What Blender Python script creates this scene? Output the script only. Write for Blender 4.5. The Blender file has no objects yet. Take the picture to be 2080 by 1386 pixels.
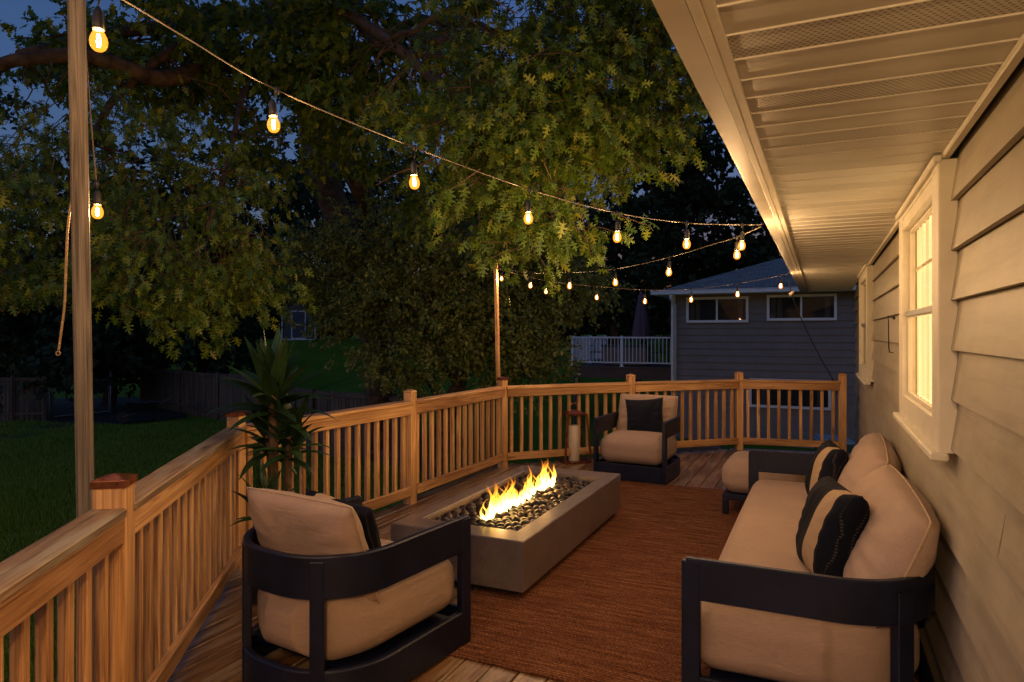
import bpy, math, random
import numpy as np
from mathutils import Vector, Matrix

random.seed(7)
rng = np.random.default_rng(11)
C = bpy.context.scene.collection
S = bpy.context.scene

# ------------------------------------------------------------------ camera, world, exposure
FPX, CX, HY, CAMH = 1360.0, 1040.0, 677.0, 1.6
TH = math.atan2(628.0, 1360.0)
CT, ST = math.cos(TH), math.sin(TH)
cam_d = bpy.data.cameras.new('camera')
cam = bpy.data.objects.new('camera', cam_d)
C.objects.link(cam)
cam.location = (0, 0, CAMH)
cam.rotation_euler = (math.radians(90), 0, TH)
cam_d.sensor_width = 36.0
cam_d.lens = 36.0 * FPX / 2080.0
cam_d.shift_y = -(693.0 - HY) / 2080.0
cam_d.clip_start = 0.05
cam_d.clip_end = 2000
S.camera = cam

w = bpy.data.worlds.new('World')
S.world = w
w.use_nodes = True
nt = w.node_tree
bg = nt.nodes['Background']
sky = nt.nodes.new('ShaderNodeTexSky')
sky.sky_type = 'NISHITA'
sky.sun_disc = False
sky.sun_elevation = math.radians(-1.0)
sky.sun_rotation = math.radians(200)
sky.ozone_density = 3.0
nt.links.new(sky.outputs[0], bg.inputs['Color'])
bg.inputs['Strength'].default_value = 0.39
S.view_settings.view_transform = 'Standard'
S.view_settings.look = 'None'
S.view_settings.exposure = 1.3
S.view_settings.gamma = 1.0
S.render.engine = 'CYCLES'
S.cycles.use_denoising = True
try:
    S.cycles.denoiser = 'OPENIMAGEDENOISE'
except Exception:
    pass
S.cycles.max_bounces = 6
S.cycles.diffuse_bounces = 3
S.cycles.glossy_bounces = 3
S.cycles.transparent_max_bounces = 24
S.cycles.sample_clamp_indirect = 4.0
S.cycles.sample_clamp_direct = 0.0
S.cycles.caustics_reflective = False
S.cycles.caustics_refractive = False

BULB_W = 5.6      # watts of one filament lamp
AMBER = (1.0, 0.63, 0.31)

def wpt(px, py, d):
    """pixel of the photograph at a distance d in front of the camera -> place in the house's own axes"""
    x = (px - CX) / FPX * d
    return Vector((x * CT - d * ST, x * ST + d * CT, CAMH - (py - HY) / FPX * d))
def wz(px, py, z):
    return wpt(px, py, (CAMH - z) * FPX / (py - HY))
def cd(x, d, z=0.0):
    return Vector((x * CT - d * ST, x * ST + d * CT, z))

# ------------------------------------------------------------------ object helpers
def tag(o, label=None, cat=None, group=None, kind=None):
    if label: o['label'] = label
    if cat: o['category'] = cat
    if group: o['group'] = group
    if kind: o['kind'] = kind
    return o
def empty(name, label, cat, loc=(0, 0, 0), rz=0, group=None):
    o = bpy.data.objects.new(name, None)
    C.objects.link(o)
    o.empty_display_size = 0.1
    o.location = loc
    o.rotation_euler = (0, 0, rz)
    return tag(o, label, cat, group)
def copy_tree(o, parent=None):
    c = o.copy()
    C.objects.link(c)
    c.parent = parent
    for ch in list(o.children):
        copy_tree(ch, c)
    return c

class MB:
    """collects faces, then links them as one mesh object"""
    def __init__(s):
        s.v = []; s.f = []; s.uv = []; s.sm = []
    def face(s, pts, uvs=None, smooth=False):
        i = len(s.v)
        s.v.extend([tuple(p) for p in pts])
        s.f.append(tuple(range(i, i + len(pts))))
        s.uv.append(uvs or [(0, 0)] * len(pts))
        s.sm.append(smooth)
    def box(s, c, dims, rot=None, ch=0.0, off=None):
        """box with optional chamfer; UV u runs along the longest axis in metres"""
        c = Vector(c)
        R = rot if rot is not None else Matrix.Identity(3)
        hx = [dims[0] / 2, dims[1] / 2, dims[2] / 2]
        la = max(range(3), key=lambda k: dims[k])
        o = off or (random.random() * 40, random.random() * 40)
        oth = [k for k in range(3) if k != la]
        if ch <= 0:
            ch = 0
        def P(x, y, z): return Vector((x, y, z))
        def uvof(p, n):
            a = p[la]
            if n == la:
                return (o[0] + p[oth[0]] * .3, o[1] + p[oth[1]] * 1.0)
            t = [k for k in oth if k != n]
            vv = p[t[0]] if t else 0
            return (o[0] + a, o[1] + vv + n * 0.37)
        def add(pts, n):
            s.face([c + R @ p for p in pts], [uvof(p, n) for p in pts])
        for n in range(3):
            a, b = (n + 1) % 3, (n + 2) % 3
            for sg in (-1, 1):
                pts = []
                for (u, v) in ((-1, -1), (1, -1), (1, 1), (-1, 1)):
                    p = [0, 0, 0]
                    p[n] = sg * hx[n]
                    p[a] = u * (hx[a] - ch)
                    p[b] = v * (hx[b] - ch)
                    pts.append(Vector(p))
                if sg < 0: pts.reverse()
                add(pts, n)
        if ch > 0:
            for n in range(3):
                a, b = (n + 1) % 3, (n + 2) % 3
                for sa in (-1, 1):
                    for sb in (-1, 1):
                        q = []
                        for (k, sn) in ((0, -1), (0, 1), (1, 1), (1, -1)):
                            p = [0, 0, 0]
                            p[n] = sn * (hx[n] - ch)
                            if k == 0:
                                p[a] = sa * hx[a]; p[b] = sb * (hx[b] - ch)
                            else:
                                p[a] = sa * (hx[a] - ch); p[b] = sb * hx[b]
                            q.append(Vector(p))
                        if sa * sb < 0: q.reverse()
                        nn = b if b != la else a
                        add(q[::-1], nn)
            for sx in (-1, 1):
                for sy in (-1, 1):
                    for sz in (-1, 1):
                        q = [P(sx * hx[0], sy * (hx[1] - ch), sz * (hx[2] - ch)),
                             P(sx * (hx[0] - ch), sy * hx[1], sz * (hx[2] - ch)),
                             P(sx * (hx[0] - ch), sy * (hx[1] - ch), sz * hx[2])]
                        if sx * sy * sz < 0: q.reverse()
                        add(q, oth[0])
        return s
    def bar(s, p0, p1, wd, ht, up=(0, 0, 1), ch=0.0):
        """box from p0 to p1: wd sideways, ht along up"""
        p0 = Vector(p0); p1 = Vector(p1)
        x = (p1 - p0); L = x.length; x.normalize()
        upv = Vector(up)
        y = upv.cross(x)
        if y.length < 1e-5: y = Vector((1, 0, 0)).cross(x)
        y.normalize()
        z = x.cross(y)
        R = Matrix((x, y, z)).transposed()
        s.box((p0 + p1) / 2, (L, wd, ht), R, ch)
        return s
    def tube(s, pts, rad, seg=8, caps=True, smooth=True):
        pts = [Vector(p) for p in pts]
        n = len(pts)
        if not isinstance(rad, (list, tuple)): rad = [rad] * n
        rings = []
        prev = None
        ln = 0
        off = random.random() * 20
        for i, p in enumerate(pts):
            t = (pts[min(i + 1, n - 1)] - pts[max(i - 1, 0)])
            if t.length < 1e-9: t = Vector((0, 0, 1))
            t.normalize()
            a = prev if prev is not None else (Vector((1, 0, 0)) if abs(t.x) < .8 else Vector((0, 1, 0)))
            a = (a - t * a.dot(t))
            if a.length < 1e-6: a = t.orthogonal()
            a.normalize(); prev = a
            b = t.cross(a)
            if i: ln += (p - pts[i - 1]).length
            base = len(s.v)
            for k in range(seg):
                an = 2 * math.pi * k / seg
                s.v.append(tuple(p + (a * math.cos(an) + b * math.sin(an)) * rad[i]))
            rings.append((base, ln))
        for i in range(n - 1):
            b0, l0 = rings[i]; b1, l1 = rings[i + 1]
            for k in range(seg):
                k2 = (k + 1) % seg
                s.f.append((b0 + k, b0 + k2, b1 + k2, b1 + k))
                c = 2 * math.pi * rad[i] / seg
                s.uv.append([(off + l0, k * c), (off + l0, (k + 1) * c), (off + l1, (k + 1) * c), (off + l1, k * c)])
                s.sm.append(smooth)
        if caps:
            for (b, flip) in ((rings[0][0], True), (rings[-1][0], False)):
                r = list(range(b, b + seg))
                if flip: r.reverse()
                s.f.append(tuple(r)); s.uv.append([(off, 0)] * seg); s.sm.append(False)
        return s
    def lathe(s, prof, seg=16, c=(0, 0, 0), smooth=True):
        """prof: list of (r, z)"""
        c = Vector(c)
        base = len(s.v)
        for (r, z) in prof:
            for k in range(seg):
                an = 2 * math.pi * k / seg
                s.v.append((c.x + r * math.cos(an), c.y + r * math.sin(an), c.z + z))
        for i in range(len(prof) - 1):
            for k in range(seg):
                k2 = (k + 1) % seg
                a = base + i * seg; b = a + seg
                s.f.append((a + k, a + k2, b + k2, b + k))
                s.uv.append([(k / seg, prof[i][1]), ((k + 1) / seg, prof[i][1]), ((k + 1) / seg, prof[i + 1][1]), (k / seg, prof[i + 1][1])])
                s.sm.append(smooth)
        return s
    def prism(s, poly, z0, z1, uvs=1.0):
        """vertical extrusion of an xy polygon (counter-clockwise)"""
        n = len(poly)
        s.face([(x, y, z1) for x, y in poly], [(x, y) for x, y in poly])
        s.face([(x, y, z0) for x, y in reversed(poly)], [(x, y) for x, y in reversed(poly)])
        l = 0
        for i in range(n):
            a = poly[i]; b = poly[(i + 1) % n]
            d = math.hypot(b[0] - a[0], b[1] - a[1])
            s.face([(a[0], a[1], z0), (b[0], b[1], z0), (b[0], b[1], z1), (a[0], a[1], z1)],
                   [(l, z0), (l + d, z0), (l + d, z1), (l, z1)])
            l += d
        return s
    def band(s, path, th, z0, z1, ch=0.006):
        """closed-section wall that follows an open xy path: th thick, from z0 to z1, chamfered edges"""
        n = len(path)
        nor = []
        for i in range(n):
            a = Vector(path[max(i - 1, 0)]); b = Vector(path[min(i + 1, n - 1)])
            t = (b - a).normalized()
            nor.append(Vector((t.y, -t.x)))
        sec = [(th / 2, z0 + ch), (th / 2, z1 - ch), (th / 2 - ch, z1), (-th / 2 + ch, z1), (-th / 2, z1 - ch), (-th / 2, z0 + ch), (-th / 2 + ch, z0), (th / 2 - ch, z0)]
        rings = []
        l = 0
        for i in range(n):
            if i: l += (Vector(path[i]) - Vector(path[i - 1])).length
            rings.append([(path[i][0] + nor[i].x * o, path[i][1] + nor[i].y * o, z) for o, z in sec])
        k = len(sec)
        base = len(s.v)
        for r in rings: s.v.extend(r)
        l = 0
        for i in range(n - 1):
            d = (Vector(path[i + 1]) - Vector(path[i])).length
            for j in range(k):
                j2 = (j + 1) % k
                a = base + i * k; b = a + k
                s.f.append((a + j, b + j, b + j2, a + j2))
                s.uv.append([(l, sec[j][1]), (l + d, sec[j][1]), (l + d, sec[j2][1]), (l, sec[j2][1])])
                s.sm.append(False)
            l += d
        s.f.append(tuple(base + j for j in range(k))); s.uv.append([(0, 0)] * k); s.sm.append(False)
        s.f.append(tuple(base + (n - 1) * k + j for j in reversed(range(k)))); s.uv.append([(0, 0)] * k); s.sm.append(False)
        return s
    def build(s, name, mat, parent=None, autosmooth=None):
        me = bpy.data.meshes.new(name)
        me.from_pydata(s.v, [], s.f)
        uvl = me.uv_layers.new(name='UVMap')
        flat = np.array([c for f in s.uv for p in f for c in p], dtype=np.float32)
        uvl.data.foreach_set('uv', flat)
        me.polygons.foreach_set('use_smooth', np.array(s.sm, dtype=bool))
        me.materials.append(mat)
        me.update()
        if autosmooth:
            me.polygons.foreach_set('use_smooth', np.ones(len(s.f), dtype=bool))
            me.set_sharp_from_angle(angle=math.radians(autosmooth))
        o = bpy.data.objects.new(name, me)
        C.objects.link(o)
        if parent is not None: o.parent = parent
        return o

# ------------------------------------------------------------------ materials
def new_mat(name):
    m = bpy.data.materials.new(name)
    m.use_nodes = True
    return m, m.node_tree, m.node_tree.nodes['Principled BSDF']
def N(t, typ, **kw):
    n = t.nodes.new('ShaderNode' + typ)
    for k, v in kw.items():
        if k in n.inputs: n.inputs[k].default_value = v
        else: setattr(n, k, v)
    return n
def ramp(t, stops, interp='LINEAR'):
    r = t.nodes.new('ShaderNodeValToRGB')
    r.color_ramp.interpolation = interp
    e = r.color_ramp.elements
    while len(e) > 1: e.remove(e[-1])
    e[0].position = stops[0][0]; e[0].color = (*stops[0][1], 1)
    for p, c in stops[1:]:
        q = e.new(p); q.color = (*c, 1)
    return r
def lnk(t, a, b): t.links.new(a, b)
def bump(t, b, h, strength=.3, dist=.01):
    n = t.nodes.new('ShaderNodeBump')
    n.inputs['Strength'].default_value = strength
    n.inputs['Distance'].default_value = dist
    lnk(t, h, n.inputs['Height'])
    lnk(t, n.outputs[0], b.inputs['Normal'])
def mixc(t, fac, a, b, mode='MIX'):
    m = t.nodes.new('ShaderNodeMix')
    m.data_type = 'RGBA'; m.blend_type = mode
    def setin(sock, v):
        if hasattr(v, 'is_output') or hasattr(v, 'node'): lnk(t, v, sock)
        elif isinstance(v, (int, float)): sock.default_value = v
        else: sock.default_value = (*v, 1)
    setin(m.inputs[0], fac); setin(m.inputs[6], a); setin(m.inputs[7], b)
    return m.outputs[2]
def mth(t, op, a, b=None, c=None):
    m = t.nodes.new('ShaderNodeMath'); m.operation = op
    for i, v in enumerate((a, b, c)):
        if v is None: continue
        if hasattr(v, 'node'): lnk(t, v, m.inputs[i])
        else: m.inputs[i].default_value = v
    return m.outputs[0]

def wood(name, dark, mid, light, rough=.6, knots=True, grain=1.0, worn=None, coat=0.0):
    m, t, b = new_mat(name)
    uv = N(t, 'UVMap')
    mp = N(t, 'Mapping'); mp.inputs['Scale'].default_value = (1.3, 42 * grain, 1)
    lnk(t, uv.outputs[0], mp.inputs[0])
    # the grain bends round the knots
    mk = N(t, 'Mapping'); mk.inputs['Scale'].default_value = (2.2, 11, 1)
    lnk(t, uv.outputs[0], mk.inputs[0])
    vor = N(t, 'TexVoronoi', Scale=1.0, Randomness=1.0)
    lnk(t, mk.outputs[0], vor.inputs['Vector'])
    kd = vor.outputs['Distance']
    knot = N(t, 'MapRange'); knot.inputs['From Min'].default_value = .05; knot.inputs['From Max'].default_value = .20
    knot.inputs['To Min'].default_value = 1; knot.inputs['To Max'].default_value = 0
    lnk(t, kd, knot.inputs[0])
    # only some cells carry a knot
    sep = N(t, 'SeparateColor'); lnk(t, vor.outputs['Color'], sep.inputs[0])
    has = mth(t, 'GREATER_THAN', sep.outputs[0], .55)
    kf = mth(t, 'MULTIPLY', knot.outputs[0], has)
    n1 = N(t, 'TexNoise', Scale=1.0, Detail=5.0, Roughness=.62, Distortion=.9)
    lnk(t, mp.outputs[0], n1.inputs['Vector'])
    ringv = N(t, 'TexNoise', Scale=.35, Detail=2.0)
    lnk(t, mp.outputs[0], ringv.inputs['Vector'])
    rings = mth(t, 'FRACT', mth(t, 'MULTIPLY', ringv.outputs[0], 13.0))
    rings = mth(t, 'ABSOLUTE', mth(t, 'SUBTRACT', rings, .5))
    g = mth(t, 'ADD', mth(t, 'MULTIPLY', n1.outputs[0], .80), mth(t, 'MULTIPLY', rings, .42))
    r = ramp(t, [(.32, dark), (.52, mid), (.76, light)])
    lnk(t, g, r.inputs[0])
    low = N(t, 'TexNoise', Scale=.9, Detail=2.0)
    ml = N(t, 'Mapping'); ml.inputs['Scale'].default_value = (.5, 2.2, 1)
    lnk(t, uv.outputs[0], ml.inputs[0]); lnk(t, ml.outputs[0], low.inputs['Vector'])
    tone = ramp(t, [(.36, (.62, .54, .48)), (.5, (1.0, .97, .92)), (.64, (1.28, 1.26, 1.22))])
    lnk(t, low.outputs[0], tone.inputs[0])
    col = mixc(t, 1.0, r.outputs[0], tone.outputs[0], 'MULTIPLY')
    if worn:
        wn = N(t, 'TexNoise', Scale=1.0, Detail=4.0, Roughness=.7)
        mw = N(t, 'Mapping'); mw.inputs['Scale'].default_value = (1.3, 9, 1)
        lnk(t, uv.outputs[0], mw.inputs[0]); lnk(t, mw.outputs[0], wn.inputs['Vector'])
        wr = ramp(t, [(.46, (0, 0, 0)), (.60, (1, 1, 1))])
        lnk(t, wn.outputs[0], wr.inputs[0])
        col = mixc(t, wr.outputs[0], col, mixc(t, .65, col, worn))
    if knots:
        col = mixc(t, mth(t, 'MULTIPLY', kf, .85), col, (dark[0] * .45, dark[1] * .38, dark[2] * .3))
    lnk(t, col, b.inputs['Base Color'])
    b.inputs['Roughness'].default_value = rough
    b.inputs['Coat Weight'].default_value = coat
    b.inputs['Coat Roughness'].default_value = .25
    bump(t, b, g, .35, .004)
    return m

def plain(name, col, rough=.5, metal=0.0, noise=0.12, nscale=8.0, bmp=0.0, bscale=60, spec=.5, coat=0):
    m, t, b = new_mat(name)
    tc = N(t, 'TexCoord')
    n1 = N(t, 'TexNoise', Scale=nscale, Detail=5.0, Roughness=.6)
    lnk(t, tc.outputs['Object'], n1.inputs['Vector'])
    a = tuple(max(0, c * (1 - noise * 1.6)) for c in col); c2 = tuple(min(1, c * (1 + noise * 1.6)) for c in col)
    r = ramp(t, [(.3, a), (.7, c2)])
    lnk(t, n1.outputs[0], r.inputs[0])
    lnk(t, r.outputs[0], b.inputs['Base Color'])
    rr = N(t, 'MapRange'); rr.inputs['To Min'].default_value = max(0.02, rough - .08); rr.inputs['To Max'].default_value = min(1, rough + .1)
    lnk(t, n1.outputs[0], rr.inputs[0]); lnk(t, rr.outputs[0], b.inputs['Roughness'])
    b.inputs['Metallic'].default_value = metal
    b.inputs['Specular IOR Level'].default_value = spec
    b.inputs['Coat Weight'].default_value = coat
    if name == 'beige painted siding':
        mp = N(t, 'Mapping'); mp.inputs['Scale'].default_value = (1, .7, 9); lnk(t, tc.outputs['Object'], mp.inputs[0])
        ns = N(t, 'TexNoise', Scale=1.2, Detail=6.0, Roughness=.7); lnk(t, mp.outputs[0], ns.inputs['Vector'])
        sr = ramp(t, [(.34, (.82, .80, .77)), (.52, (1, 1, 1)), (.75, (1.05, 1.05, 1.05))]); lnk(t, ns.outputs[0], sr.inputs[0])
        nk = N(t, 'TexNoise', Scale=30.0, Detail=2.0); lnk(t, tc.outputs['Object'], nk.inputs['Vector'])
        sk = ramp(t, [(.20, (.45, .40, .34)), (.25, (1, 1, 1))]); lnk(t, nk.outputs[0], sk.inputs[0])
        c3 = mixc(t, 1.0, r.outputs[0], sr.outputs[0], 'MULTIPLY')
        lnk(t, mixc(t, 1.0, c3, sk.outputs[0], 'MULTIPLY'), b.inputs['Base Color'])
    if bmp:
        n2 = N(t, 'TexNoise', Scale=bscale, Detail=4.0)
        lnk(t, tc.outputs['Object'], n2.inputs['Vector'])
        bump(t, b, n2.outputs[0], bmp, .004)
    return m

def fabric(name, col, weave=520, rough=.9, var=.08):
    m, t, b = new_mat(name)
    tc = N(t, 'TexCoord')
    n1 = N(t, 'TexNoise', Scale=3.5, Detail=6.0, Roughness=.6)
    lnk(t, tc.outputs['Object'], n1.inputs['Vector'])
    mp = N(t, 'Mapping'); mp.inputs['Scale'].default_value = (1, .12, 1.0)
    lnk(t, tc.outputs['Object'], mp.inputs[0])
    n2 = N(t, 'TexNoise', Scale=weave * .5, Detail=2.0)
    lnk(t, mp.outputs[0], n2.inputs['Vector'])
    a = tuple(c * (1 - var) for c in col); c2 = tuple(c * (1 + var) for c in col)
    r = ramp(t, [(.3, a), (.7, c2)]); lnk(t, n1.outputs[0], r.inputs[0])
    col2 = mixc(t, .5, r.outputs[0], mixc(t, n2.outputs[0], (0.60, .60, .60), (1.35, 1.35, 1.35)), 'MULTIPLY')
    lnk(t, col2, b.inputs['Base Color'])
    b.inputs['Roughness'].default_value = rough
    b.inputs['Specular IOR Level'].default_value = .2
    b.inputs['Sheen Weight'].default_value = .04
    n3 = N(t, 'TexNoise', Scale=7.0, Detail=3.0)
    lnk(t, tc.outputs['Object'], n3.inputs['Vector'])
    mp3 = N(t, 'Mapping'); mp3.inputs['Scale'].default_value = (3.2, 3.2, 9.0); mp3.inputs['Rotation'].default_value = (.3, .5, .4)
    lnk(t, tc.outputs['Object'], mp3.inputs[0])
    n5 = N(t, 'TexNoise', Scale=1.6, Detail=3.0, Distortion=1.6)
    lnk(t, mp3.outputs[0], n5.inputs['Vector'])
    h = mth(t, 'ADD', mth(t, 'MULTIPLY', n3.outputs[0], 3.0), mth(t, 'MULTIPLY', n2.outputs[0], .5))
    h = mth(t, 'ADD', h, mth(t, 'MULTIPLY', n5.outputs[0], 3.5))
    bump(t, b, h, .26, .006)
    return m

M = {}
M['cedar'] = wood('cedar wood', (.26, .122, .045), (.50, .280, .115), (.66, .42, .205), .6)
M['cedar_post'] = wood('pale cedar post wood', (.34, .170, .062), (.58, .335, .145), (.72, .46, .225), .6)
M['cap_wood'] = wood('weathered cap board', (.10, .065, .036), (.22, .145, .085), (.34, .25, .16), .55, worn=(.32, .29, .22), coat=.15)
M['deck_wood'] = wood('wet deck boards', (.065, .033, .016), (.15, .078, .036), (.25, .145, .07), .36, worn=(.36, .27, .17), coat=.2)
M['pole_wood'] = wood('grey weathered pole', (.040, .033, .028), (.115, .095, .078), (.20, .165, .135), .85, grain=1.3)
M['fence_wood'] = wood('old board fence', (.06, .040, .028), (.12, .080, .053), (.17, .115, .075), .85, grain=.5)
M['copper'] = plain('copper cap', (.34, .115, .055), .28, .85, .25, 25)
M['steel_cap'] = plain('dark metal cap', (.10, .05, .03), .35, .7, .2, 20)
M['siding'] = plain('beige painted siding', (.34, .295, .225), .5, 0, .10, 2.6, .16, 150, .4)
M['trim'] = plain('cream painted trim', (.60, .555, .455), .5, 0, .06, 6, .05, 90, .4)
M['house_dark'] = plain('slate grey siding', (.22, .185, .165), .6, 0, .07, 2.5, .06, 100, .4)
M['white_trim'] = plain('white vinyl', (.80, .80, .80), .45, 0, .05, 5)
M['gutter'] = plain('cream aluminium gutter', (.55, .50, .40), .38, .1, .08, 4, 0)
M['navy'] = plain('navy lacquered frame', (.0035, .0060, .021), .42, 0, .25, 5, .06, 9, .35, .08)
M['beige'] = fabric('beige linen', (.325, .230, .175))
M['beige_light'] = fabric('pale beige linen', (.36, .260, .205))
M['pillow_navy'] = fabric('navy woven cloth', (.004, .006, .015), 700, .8, .2)
M['pillow_tan'] = fabric('tan woven cloth', (.28, .20, .13), 260, .9, .18)
M['pipe'] = fabric('tan piping', (.40, .29, .19))
M['black'] = plain('black rubber', (.012, .011, .010), .55, 0, .2, 20)
M['cord'] = plain('brown cord', (.10, .075, .05), .6, 0, .2, 30)
M['tan_cord'] = plain('tan rope', (.30, .19, .09), .8, 0, .2, 60)
M['bark'] = plain('dark bark', (.10, .060, .034), .9, 0, .4, 7, .8, 18, .2)
M['galv'] = plain('galvanised steel', (.32, .33, .34), .5, .5, .12, 12)
M['umbrella'] = fabric('plum parasol cloth', (.15, .095, .115))
M['brown_paint'] = plain('brown deck boards', (.10, .060, .042), .7, 0, .15, 3)
M['tan_box'] = plain('tan panel', (.23, .17, .125), .7, 0, .1, 3)
M['dark_metal'] = plain('dark cast metal', (.02, .018, .018), .5, .4, .2, 10)
M['bin'] = plain('teal plastic', (.020, .075, .085), .5, 0, .1, 4)
M['bin_lid'] = plain('pale blue plastic', (.22, .36, .46), .4, 0, .08, 4)
M['wax'] = plain('ivory wax', (.62, .52, .38), .55, 0, .03, 5)
M['wax'].node_tree.nodes['Principled BSDF'].inputs['Subsurface Weight'].default_value = .15
M['shed'] = plain('grey shed paint', (.085, .09, .10), .8, 0, .1, 3)
M['soil'] = plain('dark soil', (.020, .014, .010), .95, 0, .5, 3, .8, 20)
M['rock'] = plain('grey brown block', (.10, .085, .075), .9, 0, .25, 6, .6, 20)
M['pot'] = plain('charcoal pot', (.03, .028, .026), .6, 0, .2, 9)
M['dracaena_trunk'] = plain('ringed brown stem', (.085, .046, .022), .85, 0, .35, 30, .8, 60)

def leaf_mat(name, dark, mid, light, rough=.45, trans=.25):
    m, t, b = new_mat(name)
    uv = N(t, 'UVMap'); sp = N(t, 'SeparateXYZ'); lnk(t, uv.outputs[0], sp.inputs[0])
    r = ramp(t, [(0, dark), (.55, mid), (1, light)]); lnk(t, sp.outputs[0], r.inputs[0])
    lnk(t, r.outputs[0], b.inputs['Base Color'])
    b.inputs['Roughness'].default_value = rough
    b.inputs['Specular IOR Level'].default_value = .35
    tr = N(t, 'BsdfTranslucent'); lnk(t, r.outputs[0], tr.inputs[0])
    mx = N(t, 'MixShader'); mx.inputs[0].default_value = trans
    lnk(t, b.outputs[0], mx.inputs[1]); lnk(t, tr.outputs[0], mx.inputs[2])
    lnk(t, mx.outputs[0], t.nodes['Material Output'].inputs[0])
    return m
M['oak_leaf'] = leaf_mat('pin oak leaves', (.040, .085, .008), (.11, .18, .016), (.26, .27, .028))
M['mid_leaf'] = leaf_mat('grey green leaves', (.10, .13, .025), (.20, .24, .055), (.32, .34, .09), .5)
M['far_leaf'] = leaf_mat('dark tree leaves', (.022, .034, .010), (.042, .058, .018), (.075, .088, .03), .6)
M['drac_leaf'] = leaf_mat('dracaena leaves', (.008, .022, .008), (.016, .042, .012), (.035, .070, .020), .35, .12)

# concrete of the fire table
m, t, b = new_mat('smooth concrete'); M['concrete'] = m
tc = N(t, 'TexCoord')
n1 = N(t, 'TexNoise', Scale=6.0, Detail=8.0, Roughness=.65); lnk(t, tc.outputs['Object'], n1.inputs['Vector'])
n2 = N(t, 'TexNoise', Scale=38.0, Detail=4.0, Roughness=.6); lnk(t, tc.outputs['Object'], n2.inputs['Vector'])
r = ramp(t, [(.3, (.085, .068, .066)), (.7, (.15, .118, .112))]); lnk(t, n1.outputs[0], r.inputs[0])
r2 = ramp(t, [(.28, (.62, .62, .62)), (.42, (1, 1, 1))]); lnk(t, n2.outputs[0], r2.inputs[0])
lnk(t, mixc(t, .8, r.outputs[0], r2.outputs[0], 'MULTIPLY'), b.inputs['Base Color'])
b.inputs['Roughness'].default_value = .42
b.inputs['Coat Weight'].default_value = .6; b.inputs['Coat Roughness'].default_value = .12
bump(t, b, n2.outputs[0], .12, .003)

# pebbles
m, t, b = new_mat('polished black pebble'); M['pebble'] = m
tc = N(t, 'TexCoord'); oi = N(t, 'ObjectInfo')
n1 = N(t, 'TexNoise', Scale=14.0, Detail=4.0); lnk(t, tc.outputs['Object'], n1.inputs['Vector'])
r = ramp(t, [(.35, (.012, .009, .007)), (.7, (.055, .040, .030))]); lnk(t, n1.outputs[0], r.inputs[0])
tone = ramp(t, [(0, (.35, .33, .3)), (.8, (.8, .7, .6)), (1, (1.5, 1.2, 1.0))]); lnk(t, oi.outputs['Random'], tone.inputs[0])
lnk(t, mixc(t, 1.0, r.outputs[0], tone.outputs[0], 'MULTIPLY'), b.inputs['Base Color'])
b.inputs['Roughness'].default_value = .4
b.inputs['Specular IOR Level'].default_value = .3
bump(t, b, n1.outputs[0], .25, .003)

# soffit, solid and perforated strips share one sheet (u across strips, metres)
def soffit_mat(vent):
    m, t, b = new_mat('vented soffit' if vent else 'soffit panel')
    tc = N(t, 'TexCoord')
    n1 = N(t, 'TexNoise', Scale=3.0, Detail=5.0); lnk(t, tc.outputs['Object'], n1.inputs['Vector'])
    r = ramp(t, [(.3, (.53, .51, .455)), (.7, (.60, .58, .52))]); lnk(t, n1.outputs[0], r.inputs[0])
    col = r.outputs[0]
    if vent:
        sp = N(t, 'SeparateXYZ'); lnk(t, tc.outputs['Object'], sp.inputs[0])
        u = mth(t, 'MULTIPLY', sp.outputs[0], 62.0); v = mth(t, 'MULTIPLY', sp.outputs[1], 80.0)
        row = mth(t, 'MODULO', mth(t, 'FLOOR', v), 2.0)
        u2 = mth(t, 'ADD', u, mth(t, 'MULTIPLY', row, .5))
        fu = mth(t, 'SUBTRACT', mth(t, 'FRACT', u2), .5); fv = mth(t, 'SUBTRACT', mth(t, 'FRACT', v), .5)
        dd = mth(t, 'SQRT', mth(t, 'ADD', mth(t, 'MULTIPLY', fu, fu), mth(t, 'MULTIPLY', fv, fv)))
        hole = mth(t, 'LESS_THAN', dd, .27)
        col = mixc(t, mth(t, 'MULTIPLY', hole, .75), col, (.05, .04, .03))
        bump(t, b, mth(t, 'SUBTRACT', 1.0, hole), .5, .003)
    lnk(t, col, b.inputs['Base Color'])
    b.inputs['Roughness'].default_value = .4
    return m
M['soffit'] = soffit_mat(False)
M['soffit_vent'] = soffit_mat(True)

# jute rug: braided rows across its width
m, t, b = new_mat('braided jute'); M['rug'] = m
tc = N(t, 'TexCoord'); sp = N(t, 'SeparateXYZ'); lnk(t, tc.outputs['Object'], sp.inputs[0])
wob = N(t, 'TexNoise', Scale=4.0, Detail=3.0); lnk(t, tc.outputs['Object'], wob.inputs['Vector'])
yv = mth(t, 'ADD', mth(t, 'MULTIPLY', sp.outputs[1], 52.0), mth(t, 'MULTIPLY', wob.outputs[0], 1.5))
row = mth(t, 'FLOOR', yv)
fy = mth(t, 'ABSOLUTE', mth(t, 'SUBTRACT', mth(t, 'FRACT', yv), .5))
xv = mth(t, 'ADD', mth(t, 'MULTIPLY', sp.outputs[0], 42.0), mth(t, 'MULTIPLY', row, .5))
fx = mth(t, 'ABSOLUTE', mth(t, 'SUBTRACT', mth(t, 'FRACT', xv), .5))
hh = mth(t, 'SUBTRACT', 1.0, mth(t, 'ADD', mth(t, 'MULTIPLY', fy, 1.3), mth(t, 'MULTIPLY', fx, .9)))
mp = N(t, 'Mapping'); mp.inputs['Scale'].default_value = (3.0, 36, 1); lnk(t, tc.outputs['Object'], mp.inputs[0])
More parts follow.
